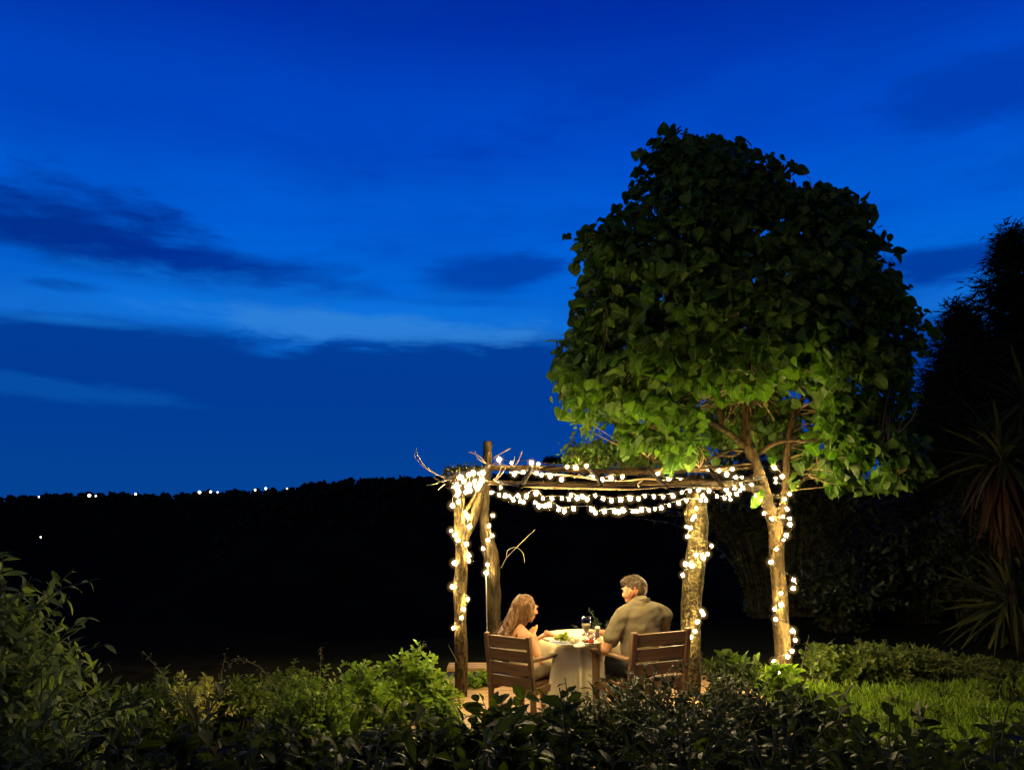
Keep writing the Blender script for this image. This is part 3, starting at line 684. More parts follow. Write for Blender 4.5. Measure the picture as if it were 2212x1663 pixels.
# ================================================================== the tree
TD = 9.7
tb = W(1690, 1458, TD); tree = empty('tree', tb); prop(tree, 'broad heart-leaved tree wound with bulbs, its lower crown lit', 'tree')
TO = Vector(tb)
tr = MB()
trunk = [tb + Vector((0, 0, -.1)), W(1692, 1425, TD), W(1686, 1319, TD), W(1679, 1213, TD), W(1675, 1143, TD), W(1659, 1090, TD), W(1637, 1012, TD), W(1612, 962, TD)]
q = spline(trunk, 6); tr.tube([p - TO for p in q], lerp_list([.115, .098, .090, .085, .085, .072, .062, .058], len(q)), 14, .10)
tr.build('trunk', M['bark'], tree)
def limb(P, R, name='limb', mat='bark', n=8):
    q = spline(P, 6); t = MB(); t.tube([p - TO for p in q], lerp_list(R, len(q)), n, .08); t.build(name, M[mat], tree); return q
skel = list(q)
limbs = [
    ([W(1676, 1150, TD + .02), W(1690, 1107, TD + .05), W(1698, 1037, TD + .1), W(1703, 949, TD + .1), W(1730, 870, TD + .15), W(1790, 780, TD + .2), W(1850, 680, TD + .2)], [.06, .055, .045, .04, .03, .022, .01]),
    ([W(1612, 962, TD), W(1611, 900, TD), W(1613, 850, TD), W(1617, 760, TD + .1), W(1625, 640, TD + .15), W(1600, 500, TD + .1), W(1590, 380, TD)], [.056, .045, .042, .036, .03, .02, .008]),
    ([W(1614, 968, TD), W(1575, 935, TD - .15), W(1535, 912, TD - .3), W(1470, 880, TD - .5), W(1380, 850, TD - .7), W(1290, 820, TD - .8)], [.045, .035, .03, .024, .016, .007]),
    ([W(1560, 926, TD - .2), W(1553, 880, TD - .25), W(1540, 845, TD - .3), W(1500, 790, TD - .45), W(1440, 700, TD - .6), W(1400, 600, TD - .6)], [.024, .022, .02, .017, .012, .006]),
    ([W(1614, 880, TD), W(1640, 860, TD - .2), W(1668, 845, TD - .35), W(1730, 800, TD - .6), W(1800, 700, TD - .9), W(1830, 620, TD - 1.0)], [.025, .022, .02, .016, .011, .006]),
    ([W(1640, 978, TD + .05), W(1670, 960, TD - .2), W(1700, 952, TD - .4), W(1760, 950, TD - .6), W(1840, 935, TD - .8), W(1930, 960, TD - .9), W(1960, 1010, TD - .9)], [.03, .024, .02, .018, .016, .012, .006]),
    ([W(1617, 760, TD + .1), W(1560, 680, TD - .3), W(1520, 560, TD - .7), W(1500, 450, TD - .8), W(1480, 350, TD - .7)], [.03, .024, .018, .012, .006]),
    ([W(1620, 700, TD + .1), W(1690, 600, TD - .4), W(1740, 500, TD - .6), W(1760, 430, TD - .6)], [.024, .018, .012, .006]),
    ([W(1617, 790, TD + .1), W(1500, 740, TD + .6), W(1380, 660, TD + .9), W(1300, 560, TD + .9)], [.028, .02, .014, .006]),
    ([W(1617, 740, TD + .1), W(1720, 680, TD + .8), W(1850, 620, TD + 1.1), W(1950, 700, TD + .9)], [.028, .02, .014, .006]),
    ([W(1610, 972, TD), W(1570, 975, TD - .1), W(1530, 995, TD - .2), W(1510, 1010, TD - .3)], [.018, .014, .010, .005]),
    ([W(1632, 1000, TD), W(1590, 1004, TD - .1), W(1520, 1012, TD - .2), W(1440, 1000, TD - .25), W(1370, 975, TD - .2)], [.018, .014, .012, .009, .005]),
    ([W(1612, 965, TD), W(1575, 985, TD + .1), W(1500, 960, TD + .2), W(1430, 930, TD + .2)], [.016, .012, .009, .005]),
    ([W(1640, 1020, TD), W(1620, 1040, TD - .1), W(1590, 1062, TD - .2), W(1570, 1064, TD - .3)], [.03, .025, .02, .008]),
    ([W(1698, 1030, TD), W(1720, 1050, TD - .2), W(1740, 1030, TD - .3), W(1765, 1000, TD - .4)], [.012, .010, .008, .004]),
]
for P, R in limbs: skel += limb(P, R)
skel_a = np.array([tuple(p) for p in skel])
outline = np.array([(1470, 282), (1515, 284), (1560, 303), (1640, 305), (1690, 345), (1720, 392), (1800, 393), (1870, 432), (1922, 488), (1905, 560), (1955, 610), (1990, 645), (2020, 688), (1998, 750), (1985, 800), (1965, 850), (1935, 880), (1992, 930), (2000, 990), (1998, 1035), (1975, 1062), (1940, 1055), (1900, 1082), (1860, 1055), (1812, 1050), (1790, 985), (1750, 985), (1722, 1010), (1660, 990), (1560, 985), (1502, 1012), (1450, 1010), (1430, 975), (1380, 968), (1340, 955), (1290, 945), (1255, 915), (1215, 895), (1190, 860), (1186, 800), (1200, 765), (1232, 720), (1222, 650), (1245, 605), (1236, 495), (1290, 470), (1332, 445), (1365, 375), (1390, 320), (1450, 292)], float)
def inside(p, poly):
    x, y = p[:, 0][:, None], p[:, 1][:, None]; a, b = poly, np.roll(poly, -1, 0)
    c = ((a[:, 1] > y) != (b[:, 1] > y)) & (x < (b[:, 0] - a[:, 0]) * (y - a[:, 1]) / (b[:, 1] - a[:, 1] + 1e-9) + a[:, 0])
    return c.sum(1) % 2 == 1
def edge_dist(p, poly):
    a, b = poly, np.roll(poly, -1, 0); ab = b - a
    t = np.clip(((p[:, None] - a) * ab).sum(2) / (ab ** 2).sum(1), 0, 1)
    return np.linalg.norm(p[:, None] - (a + ab * t[..., None]), axis=2).min(1)
cand = np.stack([rng.uniform(1180, 2025, 9000), rng.uniform(280, 1090, 9000)], 1)
cand = cand[inside(cand, outline)]; ed = edge_dist(cand, outline)
keep = ed > 9; cand, ed = cand[keep], ed[keep]
Rm_ = 1.9
hd = np.sqrt(np.maximum(0, Rm_ ** 2 - (Rm_ - np.minimum(ed / 186, Rm_)) ** 2))
nc = 1900
sel = rng.choice(len(cand), nc, replace=False)
fork = np.where((cand[:, 0] > 1530) & (cand[:, 0] < 1760) & (cand[:, 1] > 820))[0]; sel = np.concatenate([sel, rng.choice(fork, min(140, len(fork)), replace=False)])
LP, LD, LU, LS = [], [], [], []; tw = MB()
for j in sel:
    px, py = cand[j]; h = max(.12, hd[j]); s = random.choice((-1, -1, 1)) * random.random() ** .6
    if py > 850 and 1510 < px < 1800 and random.random() < .62: continue
    if py > 800 and random.random() < .18: continue
    if 1530 < px < 1755 and py > 862: s = 1.0; h = random.uniform(.5, 1.3)
    c = W(px, py, TD + h * s * .95)
    dd = np.linalg.norm(skel_a - np.array(c), axis=1) + .6 * np.maximum(0, skel_a[:, 2] - c.z)
    b = Vector(skel_a[int(np.argmin(dd))])
    if 1530 < px < 1755 and py > 862: b = W(1617 + random.gauss(0, 3), random.uniform(720, 850), TD + .1)
    out = (c - b); L_ = out.length
    mid = b.lerp(c, .5) + Vector((random.gauss(0, .05 + .12 * L_), random.gauss(0, .05 + .12 * L_), .10 * L_ + random.gauss(0, .12 * L_)))
    pts = [b * (1 - t) ** 2 + mid * 2 * t * (1 - t) + c * t * t for t in np.linspace(0, 1, 7)]
    tw.tube([p - TO for p in pts], lerp_list([.007, .0045, .0025], 7), 4, cap=False)
    ctr = W(1610, 720, TD); rad = (c - ctr); rad.z *= .6; rad.normalize()
    n = random.randint(9, 14)
    for _ in range(n):
        t = random.uniform(.55, 1.0) if L_ < 1.2 else random.uniform(.75, 1.0)
        k = min(int(t * 6), 5); p = pts[k].lerp(pts[k + 1], t * 6 - k) + Vector((random.gauss(0, .06), random.gauss(0, .06), random.gauss(0, .055)))
        if 1515 < px < 1760 and 835 < py < 1005 and p.y < TD + .3 and random.random() < .92: continue
        d = Vector((rad.x * .5 + random.gauss(0, .6), rad.y * .5 + random.gauss(0, .6), -.5 + random.gauss(0, .5)))
        LP.append(tuple(p)); LD.append(tuple(d)); LU.append((rad.x * .6 + random.gauss(0, .65), rad.y * .6 + random.gauss(0, .65), .55 + random.gauss(0, .3))); LS.append(.06 + .10 * random.random() ** 1.3)
extra = [(1470, 975, 9.3, .2), (1490, 995, 9.25, .21), (1460, 1000, 9.3, .19), (1440, 965, 9.35, .18), (1632, 1086, 9.5, .14), (1640, 1072, 9.5, .13), (1725, 1012, 9.5, .16), (1740, 1000, 9.5, .14), (1712, 1030, 9.55, .15), (1745, 985, 9.45, .14), (1715, 1055, 9.5, .10), (1722, 1050, 9.5, .09), (1665, 1000, 9.55, .11)]
for px, py, d, s in extra:
    LP.append(tuple(W(px, py - 12, d))); LD.append((random.gauss(0, .3), random.gauss(0, .2), -1)); LU.append((random.gauss(0, .3), -1, .3)); LS.append(s)
prop(tw.build('twigs', M['twig'], tree), kind='stuff')
LPa = np.array(LP); LSa = np.array(LS)
finish_foliage(tree, HEART, M['tree_leaf'], LP, LD, LU, LS, 300, .5, 'crown', LSa / LPa[:, 1] ** 2 * (1 + .4 * (LPa[:, 2] < 3.4)))

# ================================================================== furniture
def chair(label, cx, cy, rz, k=1.0, kx=1.0):
    root = empty('armchair', (cx, cy, 0), rz); root.scale = (kx, k, k); prop(root, label, 'chair', 'teak armchairs at the table')
    w = .27; back = lambda z: -.245 - max(0, z - .40) * .16          # raked back
    for s in (-1, 1):
        t = MB(); t.beam((s * w, -.235, 0), (s * w, back(.40), .40), .052, .045, (0, 1, 0)); t.beam((s * w, back(.398), .398), (s * w, back(.86), .86), .052, .042, (0, 1, 0)); t.build('rear_leg', M['teak_v'], root, False)
        t = MB(); t.beam((s * w, .24, 0), (s * w, .24, .628), .05, .05, (0, 1, 0)); t.build('front_leg', M['teak_v'], root, False)
        t = MB(); t.beam((s * w, back(.65) + .0225, .642), (s * w, .275, .642), .062, .028); t.build('armrest', M['teak'], root, False)
        t = MB(); t.beam((s * w, -.21, .37), (s * w, .214, .37), .03, .06); t.build('seat_rail', M['teak'], root, False)
        t = MB(); t.beam((s * w, -.212, .16), (s * w, .214, .16), .025, .04); t.build('stretcher', M['teak'], root, False)
    for k in range(4):                                               # four wide back boards with gaps
        z0 = .842 - k * .118; zc = z0 - .05
        R = Matrix.Rotation(math.atan(.16), 3, 'X')
        t = MB(); t.box((0, back(zc) + random.gauss(0, .001), zc), (2 * w - .056, .02, .100), R, .003); t.build('back_slat', M['teak'], root, False)
    for k in range(6):
        t = MB(); t.box((0, -.20 + k * .084, .411), (2 * w - .056 if k else 2 * w - .07, .074, .02), None, .003); t.build('seat_slat', M['teak'], root, False)
    t = MB(); t.beam((-w + .026, .24, .37), (w - .026, .24, .37), .03, .06); t.build('front_rail', M['teak'], root, False)
    return root
WC = Vector((.155, 7.42, 0)); MC = Vector((1.06, 7.22, 0)); WR, MR = math.radians(-36), math.radians(28)
chair('teak armchair with four back boards, seating the long-haired diner', WC.x - .025, WC.y - .01, WR, .92, .80)
chair('teak armchair backing the diner in the olive shirt, in front of the lichen post', MC.x, MC.y, MR)

TZ = .70; TC = Vector((W(1256, 1400, 7.72).x, 7.72, 0)); TR = .385
tab = empty('table', TC); prop(tab, 'small round table hidden under the cream cloth', 'table')
t = MB(); t.lathe((0, 0, 0), [(0, TZ - .026), (TR - .012, TZ - .026), (TR - .006, TZ - .016), (TR - .012, TZ - .006), (0, TZ - .006)], 40); t.build('table_top', M['teak'], tab)
t = MB(); t.lathe((0, 0, 0), [(.03, .05), (.035, .3), (.03, TZ - .026)], 12); t.build('pedestal', M['teak_v'], tab)
for k in range(3):
    t = MB(); a = k * 2.094 + .4; t.beam((0, 0, .06), (.26 * math.cos(a), .26 * math.sin(a), .025), .05, .05); t.build('foot', M['teak'], tab, False)
# cloth
NA, NR = 180, 34; V = []
ph = [random.uniform(0, 6.28) for _ in range(6)]
for j in range(NR):
    for i in range(NA):
        a = 2 * math.pi * i / NA
        if j < 12:
            r = TR * (j + .001) / 12; z = TZ + .0015 * math.sin(5 * a + ph[0]) * (j / 12) ** 2
        else:
            s = (j - 11) / (NR - 12); drop = s * (.50 + .05 * math.cos(4 * a + ph[1]))
            fo = .5 * math.sin(9 * a + ph[2]) + .35 * math.sin(14 * a + ph[3] + 1.2 * s) + .3 * math.sin(5 * a + ph[4])
            pl = (1 - abs(math.sin(5.5 * (a + .10 * math.sin(3 * a + ph[5]))))) ** 1.3
            r = TR + .010 * min(1, s * 8) + s ** .7 * (.005 + .020 * fo + .20 * pl ** 1.4 * (.75 + .25 * math.sin(2 * a + ph[0]))); z = TZ - .004 - drop - .006 * (s > 0)
        V.append((r * math.cos(a), r * math.sin(a), z))
Fc = [(j * NA + i, j * NA + (i + 1) % NA, (j + 1) * NA + (i + 1) % NA, (j + 1) * NA + i) for j in range(NR - 1) for i in range(NA)]
prop(link_mesh('tablecloth', mesh('tablecloth', V, Fc), M['cloth'], None, TC), 'cream cloth draped in folds over the small round table', 'tablecloth')

def at_table(px, py, dz=0.0):
    p = G(px, py, TZ + .003 + dz); return p
PLATE = [(0, .004), (.07, .004), (.085, .006), (.125, .018), (.128, .020), (.124, .0225), (.086, .0115), (.07, .009), (0, .009)]
p1 = at_table(1222, 1391); t = MB(); t.lathe((0, 0, 0), [(r * 1.12, z) for r, z in PLATE], 36)
prop(t.build('plate', M['ceramic'], None, True, p1), 'pale round plate with salad, in front of the long-haired diner', 'plate')
p2 = at_table(1272, 1392); p2.y += .03; t = MB(); t.lathe((0, 0, 0), [(r * .8, z) for r, z in PLATE], 32)
prop(t.build('plate', M['ceramic'], None, True, p2), 'small pale plate under the champagne glass, beside the napkin', 'plate')
# salad
sal = empty('salad', p1 + Vector((-.01, 0, .02))); prop(sal, 'green salad heaped on the pale plate', 'salad')
N = 46
for i in range(N):
    a = random.random() * 6.28; r = random.random() ** .5 * .05; z = .052 * (1 - (r / .06) ** 2) + .004
    o = bpy.data.objects.new('leaf', (tpl_meshes(BROAD, M['lettuce'])[0] if i == 0 else o.data)); COL.objects.link(o); o.parent = sal
    o.location = (r * math.cos(a) - .015, r * math.sin(a), z); o.rotation_euler = (random.uniform(-.6, .9), random.gauss(0, .5), random.random() * 6.28); o.scale = (.055, .055, .06)
def lump(name, label, cat, p, rad, mat, n, spread):
    V0, F0 = ICO2; t = MB()
    for _ in range(n):
        c = Vector((random.gauss(0, spread), random.gauss(0, spread * .7), random.random() * rad * 1.2 + rad * .3)); sd = random.random() * 50
        t.add([Vector(v) * rad * (1 + .35 * noise.noise(Vector(v) * 1.7 + Vector((sd, 0, 0)))) * random.uniform(.98, 1.02) + c for v in V0], [tuple(int(i) for i in f) for f in F0])
    return prop(t.build(name, mat, None, True, p), label, cat)
lump('bread', 'torn crusty bread piled beside the salad on the plate', 'bread', p1 + Vector((.075, .01, .016)), .020, M['bread'], 9, .026)
lump('meat', 'brown cooked morsels on the small plate by the glass', 'meat', p2 + Vector((-.03, .02, .012)), .012, M['meat'], 7, .022)
t = MB(); nap = at_table(1250, 1396)
t.box((0, 0, .010), (.10, .055, .018), Matrix.Rotation(.2, 3, 'Z'), .006); prop(t.build('napkin', M['white'], None, True, nap), 'folded white napkin at the front edge of the table', 'napkin')
# tall champagne glass
gp = at_table(1267, 1388); gp.y += .02; gl = empty('champagne_glass', gp); prop(gl, 'tall tulip champagne glass half full, standing among the plates', 'glass')
gh = W(1265, 1331, gp.y).z - gp.z
prof = [(.038, .001), (.034, .004), (.006, .010), (.005, .03), (.005, .28 * gh), (.014, .36 * gh), (.036, .62 * gh), (.044, .80 * gh), (.037, gh)]
t = MB(); t.lathe((0, 0, 0), prof + [(r - .0016, z) for r, z in prof[::-1] if z > .3 * gh] + [(.0, .30 * gh)], 28); t.build('glass_body', M['glass'], gl)
t = MB(); t.lathe((0, 0, 0), [(0, .31 * gh), (.010, .37 * gh), (.033, .62 * gh), (.038, .72 * gh), (0, .721 * gh)], 24); t.build('wine', M['wine'], gl)
# short tumbler with a red drink
tp = at_table(1277, 1394); tg = empty('tumbler', tp); prop(tg, 'short clear tumbler holding a red drink, beside the champagne glass', 'glass')
prof = [(0, .001), (.024, .001), (.027, .02), (.030, .105), (.0282, .105), (.0253, .02), (.022, .008), (0, .008)]
t = MB(); t.lathe((0, 0, 0), prof, 24); t.build('glass_body', M['glass'], tg)
t = MB(); t.lathe((0, 0, 0), [(0, .009), (.0215, .009), (.0245, .02), (.0262, .05), (0, .051)], 20); t.build('drink', M['red'], tg)
# pepper mill
mp_ = at_table(1291, 1386); ml = empty('pepper_mill', mp_); prop(ml, 'dark pepper mill with a pale cap near the olive shirt', 'pepper mill')
mh = W(1290, 1352, mp_.y).z - mp_.z
t = MB(); t.lathe((0, 0, 0), [(0, 0), (.024, 0), (.024, .01), (.020, .03), (.019, mh * .8), (0, mh * .8)], 18); t.build('mill_body', M['pepper'], ml)
t = MB(); t.lathe((0, 0, 0), [(0, mh * .8), (.022, mh * .8), (.024, mh * .9), (.018, mh), (0, mh * 1.01)], 18); t.build('cap', M['ceramic'], ml)
# cutlery
for (px, py, rz_, lab) in ((1243, 1394, 1.3, 'steel knife beside the salad plate'), (1300, 1391, .5, 'steel fork near the olive-shirted diner\'s elbow')):
    t = MB(); t.box((0, 0, .003), (.009, .10, .003), None, .001); t.box((0, .085, .0032), (.016, .075, .002), None, .0008)
    o = t.build('knife' if 'knife' in lab else 'fork', M['steel'], None, False, at_table(px, py)); o.rotation_euler = (0, 0, rz_); prop(o, lab, 'cutlery')

# ================================================================== people
def dense(rows, n=22):
    a = np.array(rows); t = np.linspace(a[0, 0], a[-1, 0], n)
    return [(float(x), float(np.interp(x, a[:, 0], a[:, 1])), float(np.interp(x, a[:, 0], a[:, 2]))) for x in t]
class Blob:
    def __init__(s): s.V = []; s.F = []; s.n = 0
    def ell(s, c, r, R=None, tpl=ICO2):
        V = tpl[0] * (np.array(r) if hasattr(r, '__len__') else r)
        if R is not None: V = V @ np.array(R).T
        s.V.append(V + np.array(tuple(c))); s.F.append(tpl[1] + s.n); s.n += len(V)
    def cap(s, a, ra, b, rb, step=.35):
        a, b = Vector(a), Vector(b); n = max(2, int((b - a).length / (min(ra, rb) * step)) + 1)
        for k in range(n + 1):
            t = k / n; s.ell(a.lerp(b, t), ra * (1 - t) + rb * t, None, ICO1)
    def chain(s, *pr):
        for (a, ra), (b, rb) in zip(pr, pr[1:]): s.cap(a, ra, b, rb)
    def build(s, name, mat, parent, voxel=.007, smooth=6, disp=0.0):
        me = mesh(name, np.concatenate(s.V), np.concatenate(s.F), False)
        o = bpy.data.objects.new(name, me); COL.objects.link(o)
        m = o.modifiers.new('r', 'REMESH'); m.mode = 'VOXEL'; m.voxel_size = voxel
        m = o.modifiers.new('s', 'SMOOTH'); m.iterations = smooth; m.factor = .5
        dg = bpy.context.evaluated_depsgraph_get(); nm = bpy.data.meshes.new_from_object(o.evaluated_get(dg))
        bpy.data.objects.remove(o); bpy.data.meshes.remove(me)
        co = np.empty(len(nm.vertices) * 3, np.float32); nm.vertices.foreach_get('co', co); co = co.reshape(-1, 3)
        if disp:
            no = np.empty(len(nm.vertices) * 3, np.float32); nm.vertices.foreach_get('normal', no); no = no.reshape(-1, 3)
            co = co + no * np.array([[disp * (noise.noise(Vector((c[0] * 38, c[1] * 38, c[2] * 16))) if name == 'hair' else noise.noise(Vector((c[0] * 9 + c[2] * 6, c[1] * 9, c[2] * 17 - c[0] * 8))) - .7 * abs(noise.noise(Vector((c[0] * 13 - c[2] * 9, c[1] * 13, c[2] * 10)))))] for c in co])
        co = co - np.array(parent.location); nm.vertices.foreach_set('co', co.astype(np.float32).ravel())
        nm.polygons.foreach_set('use_smooth', [True] * len(nm.polygons)); nm.name = name; nm.materials.clear(); nm.materials.append(mat); nm.update()
        o = bpy.data.objects.new(name, nm); COL.objects.link(o); o.parent = parent
        return o
def frame(fwd, up=(0, 0, 1)):
    y = Vector(fwd).normalized(); x = y.cross(Vector(up)).normalized(); z = x.cross(y); return Matrix((x, y, z)).transposed()
def hand(b, wrist, d, n, curl, k=1.0, thumb=1):
    # palm, four unequal jointed fingers and a thumb leaving the side of the palm; n = back of the hand
    d = Vector(d).normalized(); n = Vector(n); n = (n - d * n.dot(d)).normalized(); s = d.cross(n) * thumb
    wrist = Vector(wrist); pc = wrist + d * .045 * k
    b.ell(pc, (.038 * k, .048 * k, .017 * k), Matrix((s, d, n)).transposed()); b.cap(wrist - d * .03 * k, .024 * k, wrist + d * .01 * k, .024 * k)
    for i, (off, L) in enumerate(((.028, .070), (.010, .080), (-.009, .074), (-.027, .058))):
        p = wrist + d * .083 * k + s * off * k; c = 0.0; r = .0095 * k
        for seg, f in ((.45, 1.0), (.32, .92), (.26, .85)):
            c += curl[i] if hasattr(curl, '__len__') else curl
            q = p + (d * math.cos(c) - n * math.sin(c)) * L * seg * k; b.cap(p, r * f, q, r * f * .93); p = q
    p = wrist + d * .028 * k + s * .032 * k
    for seg, c in ((.034, .55), (.028, .35), (.022, .1)):
        q = p + (d * math.cos(c) + s * math.sin(c) - n * .35).normalized() * seg * k; b.cap(p, .0115 * k, q, .0105 * k); p = q
def head(b, c, R, k=1.0):
    f = lambda x, y, z: Vector(c) + R @ (Vector((x, y, z)) * k)
    b.ell(f(0, -.018, .028), (.074 * k, .094 * k, .084 * k), R); b.ell(f(0, .018, .0), (.066 * k, .078 * k, .082 * k), R)
    b.ell(f(0, .034, -.050), (.053 * k, .057 * k, .056 * k), R); b.ell(f(0, .068, -.090), (.022 * k, .018 * k, .016 * k), R)
    b.cap(f(0, .092, .022), .008 * k, f(0, .112, -.014), .012 * k); b.ell(f(0, .100, -.018), (.017 * k, .010 * k, .009 * k), R)
    b.ell(f(0, .094, .040), (.045 * k, .012 * k, .010 * k), R)
    b.ell(f(0, .090, -.048), (.022 * k, .010 * k, .006 * k), R); b.ell(f(0, .087, -.060), (.020 * k, .010 * k, .007 * k), R)
    for s in (-1, 1):
        b.ell(f(s * .078, -.008, -.004), (.008 * k, .020 * k, .031 * k), R, ICO2); b.ell(f(s * .081, -.012, .012), (.009 * k, .014 * k, .012 * k), R)
        b.ell(f(s * .040, .072, -.018), (.022 * k, .018 * k, .018 * k), R)
    return f
def eyes(root, f, k, R):
    for s in (-1, 1):
        t = MB(); V0, F0 = ICO1; c = f(s * .031, .083, .016) - Vector(root.location); t.add([c + Vector(v) * .007 * k for v in V0], [tuple(int(i) for i in q) for q in F0]); t.build('eye', M['black'], root)

# ---- diner in the olive shirt
fm = Vector((-math.sin(MR), math.cos(MR), 0)); lm = Vector((-fm.y, fm.x, 0))         # facing, own left
man = empty('person', MC + Vector((0, 0, .42))); prop(man, 'short-haired person in an olive shirt, seated with an elbow on the table', 'person')
pel = MC + Vector((0, 0, .53)) + fm * -.02
nk = W(1385, 1306, 7.30)                                    # base of the neck
b = Blob(); hd_c = W(1371, 1279, 7.36); Rh = frame((-.80, .60, -.16))
f_ = head(b, hd_c, Rh, 1.06)
b.cap(nk + Vector((0, 0, -.03)), .062, hd_c + Rh @ Vector((0, -.02, -.05)), .056)
ch = pel.lerp(nk, .62)
Rt = frame(fm)
for t_, w_, dpt in dense(((0, .165, .115), (.2, .160, .112), (.4, .165, .118), (.6, .185, .125), (.78, .195, .118), (.9, .16, .095))):
    b.ell(pel.lerp(nk, t_) + fm * (.02 * math.sin(t_ * 3)), (w_, dpt, .095), Rt)
shL = nk + lm * .205 + Vector((0, 0, -.085)); shR = nk - lm * .235 + Vector((0, 0, -.10))
elL = W(1309, 1404, 7.13); haL = W(1289, 1391, 7.42); haL.z = TZ + .03
elR = shR + fm * .16 + Vector((.06, 0, -.25)); haR = TC + Vector((.13, -.05, TZ + .035))
b.chain((shL, .058), (shL.lerp(elL, .5), .052), (elL, .042)); b.chain((elL, .043), (elL.lerp(haL, .35), .042), (haL, .027))
b.chain((shR, .058), (shR.lerp(elR, .5), .052), (elR, .042)); b.chain((elR, .043), (elR.lerp(haR, .35), .042), (haR, .027))
hand(b, haL, TC - haL + Vector((0, 0, TZ - .05)), (0, 0, 1), .5, 1.05, -1); hand(b, haR, (-.7, .3, -.05), (0, 0, 1), .45, 1.05, 1)
for s in (1, -1):
    hip = pel + lm * .09 * s; kn = hip + fm * .43 + Vector((0, 0, -.02)) + lm * .05 * s; an = kn + fm * .02 + Vector((0, 0, -.42))
    b.chain((hip, .085), (hip.lerp(kn, .5), .075), (kn, .056)); b.chain((kn, .055), (kn.lerp(an, .35), .054), (an, .036)); b.chain((an, .037), (an + fm * .1 + Vector((0, 0, -.045)), .034), (an + fm * .17 + Vector((0, 0, -.055)), .026))
b.build('body', M['skin'], man, .0075, 4)
eyes(man, f_, 1.06, Rh)
s_ = Blob()
for t_, w_, dpt in dense(((.02, .178, .132), (.2, .178, .130), (.4, .182, .134), (.6, .203, .142), (.78, .214, .136), (.9, .175, .112), (.97, .10, .088))):
    s_.ell(pel.lerp(nk, t_) + fm * (.02 * math.sin(t_ * 3)), (w_, dpt, .10), Rt)
for sh, el in ((shL, elL), (shR, elR)):
    s_.chain((nk.lerp(sh, .55) + Vector((0, 0, .005)), .072), (sh, .079), (sh.lerp(el, .35), .075), (sh.lerp(el, .66), .074))
s_.build('shirt', M['shirt'], man, .008, 6, .009)
co_ = Blob(); 
for a in np.linspace(0, 2 * math.pi, 70):
    c = nk + Rt @ Vector((math.cos(a) * .072, math.sin(a) * .072 + .005, .018 + .012 * math.sin(-a)))
    co_.cap(c, .009, c + Vector((0, 0, .03)), .006)
co_.build('collar', M['shirt'], man, .005, 3)
tr_ = Blob()
for s in (1, -1):
    hip = pel + lm * .09 * s; kn = hip + fm * .43 + Vector((0, 0, -.02)) + lm * .05 * s; an = kn + fm * .02 + Vector((0, 0, -.42))
    tr_.chain((hip, .096), (hip.lerp(kn, .5), .086), (kn, .068)); tr_.chain((kn, .066), (kn.lerp(an, .9), .05))
tr_.ell(pel + Vector((0, 0, -.01)), (.172, .125, .09), Rt); tr_.build('trousers', M['trousers'], man, .009, 4)
hr = Blob(); k = 1.06
fh = lambda x, y, z: hd_c + Rh @ (Vector((x, y, z)) * k)
hr.ell(fh(0, -.026, .040), (.076 * k, .090 * k, .078 * k), Rh); hr.ell(fh(0, -.056, .010), (.064 * k, .050 * k, .056 * k), Rh)
hr.cap(fh(0, .055, .098), .030, fh(0, .092, .098), .018); hr.cap(fh(.03, .05, .094), .028, fh(.035, .082, .090), .016); hr.cap(fh(-.03, .05, .094), .028, fh(-.035, .084, .092), .016)
hr.cap(fh(0, -.02, .105), .03, fh(0, .05, .108), .028)
hr_o = hr.build('hair', M['hair_m'], man, .006, 2, .010)
def strands(parent, name, mat, roots, n, length, r, gen):
    t = MB()
    for _ in range(n):
        P, rr = gen(); t.tube([p - Vector(parent.location) for p in P], lerp_list([rr, rr * .8, rr * .3], len(P)), 3, cap=False)
    return t.build(name, mat, parent)
def tuft():
    a = random.uniform(0, 6.28); q = random.random() ** .5; v = Vector((math.cos(a) * q * .9, math.sin(a) * q, 0)); v.z = math.sqrt(max(0, 1 - q * q)) ; v.normalize()
    p = fh(v.x * .078, -.018 + v.y * .098, .042 + v.z * .082); d = (Rh @ Vector((v.x * .4, v.y * .3 + .7, v.z + .2))).normalized()
    L = random.uniform(.012, .03) * (1.5 if v.y > .5 else 1); return [p - d * .01, p + d * L * .5, p + d * L + Rh @ Vector((0, .006, -.002))], .0022
strands(man, 'hair_tufts', M['hair_m'], None, 420, 0, 0, tuft)

# ---- diner with the long fair hair
fw = Vector((-math.sin(WR), math.cos(WR), 0)); lw = Vector((-fw.y, fw.x, 0))
wom = empty('person', WC + Vector((0, 0, .42))); prop(wom, 'long-haired person in a black-strapped cream dress, chin resting on a raised fist', 'person')
pel = WC + Vector((0, 0, .47)) - fw * .06; nk = W(1113, 1360, 7.46); Rt = frame(fw)
b = Blob(); hc = W(1136, 1315, 7.52); Rh2 = frame((.90, .36, -.20)); k = 1.0
f_ = head(b, hc, Rh2, k)
b.cap(nk + Vector((0, 0, -.02)), .045, hc + Rh2 @ Vector((0, -.025, -.05)), .045)
for t_, w_, dpt in dense(((0, .155, .11), (.25, .125, .092), (.45, .125, .092), (.65, .14, .096), (.82, .145, .085), (.94, .10, .062))):
    b.ell(pel.lerp(nk, t_) + fw * (.012 * math.sin(t_ * 3)), (w_, dpt, .085), Rt)
shL = nk + lw * .145 + Vector((0, 0, -.05)); shR = nk - lw * .145 + Vector((0, 0, -.05))
elR = W(1166, 1434, 7.33); fiR = W(1153, 1372, 7.42); elL = shL + fw * .17 + Vector((0.03, 0, -.17)); haL = W(1186, 1368, 7.62)
b.chain((shR, .042), (shR.lerp(elR, .5), .038), (elR, .033)); b.chain((elR, .033), (elR.lerp(fiR, .3), .034), (fiR, .023))
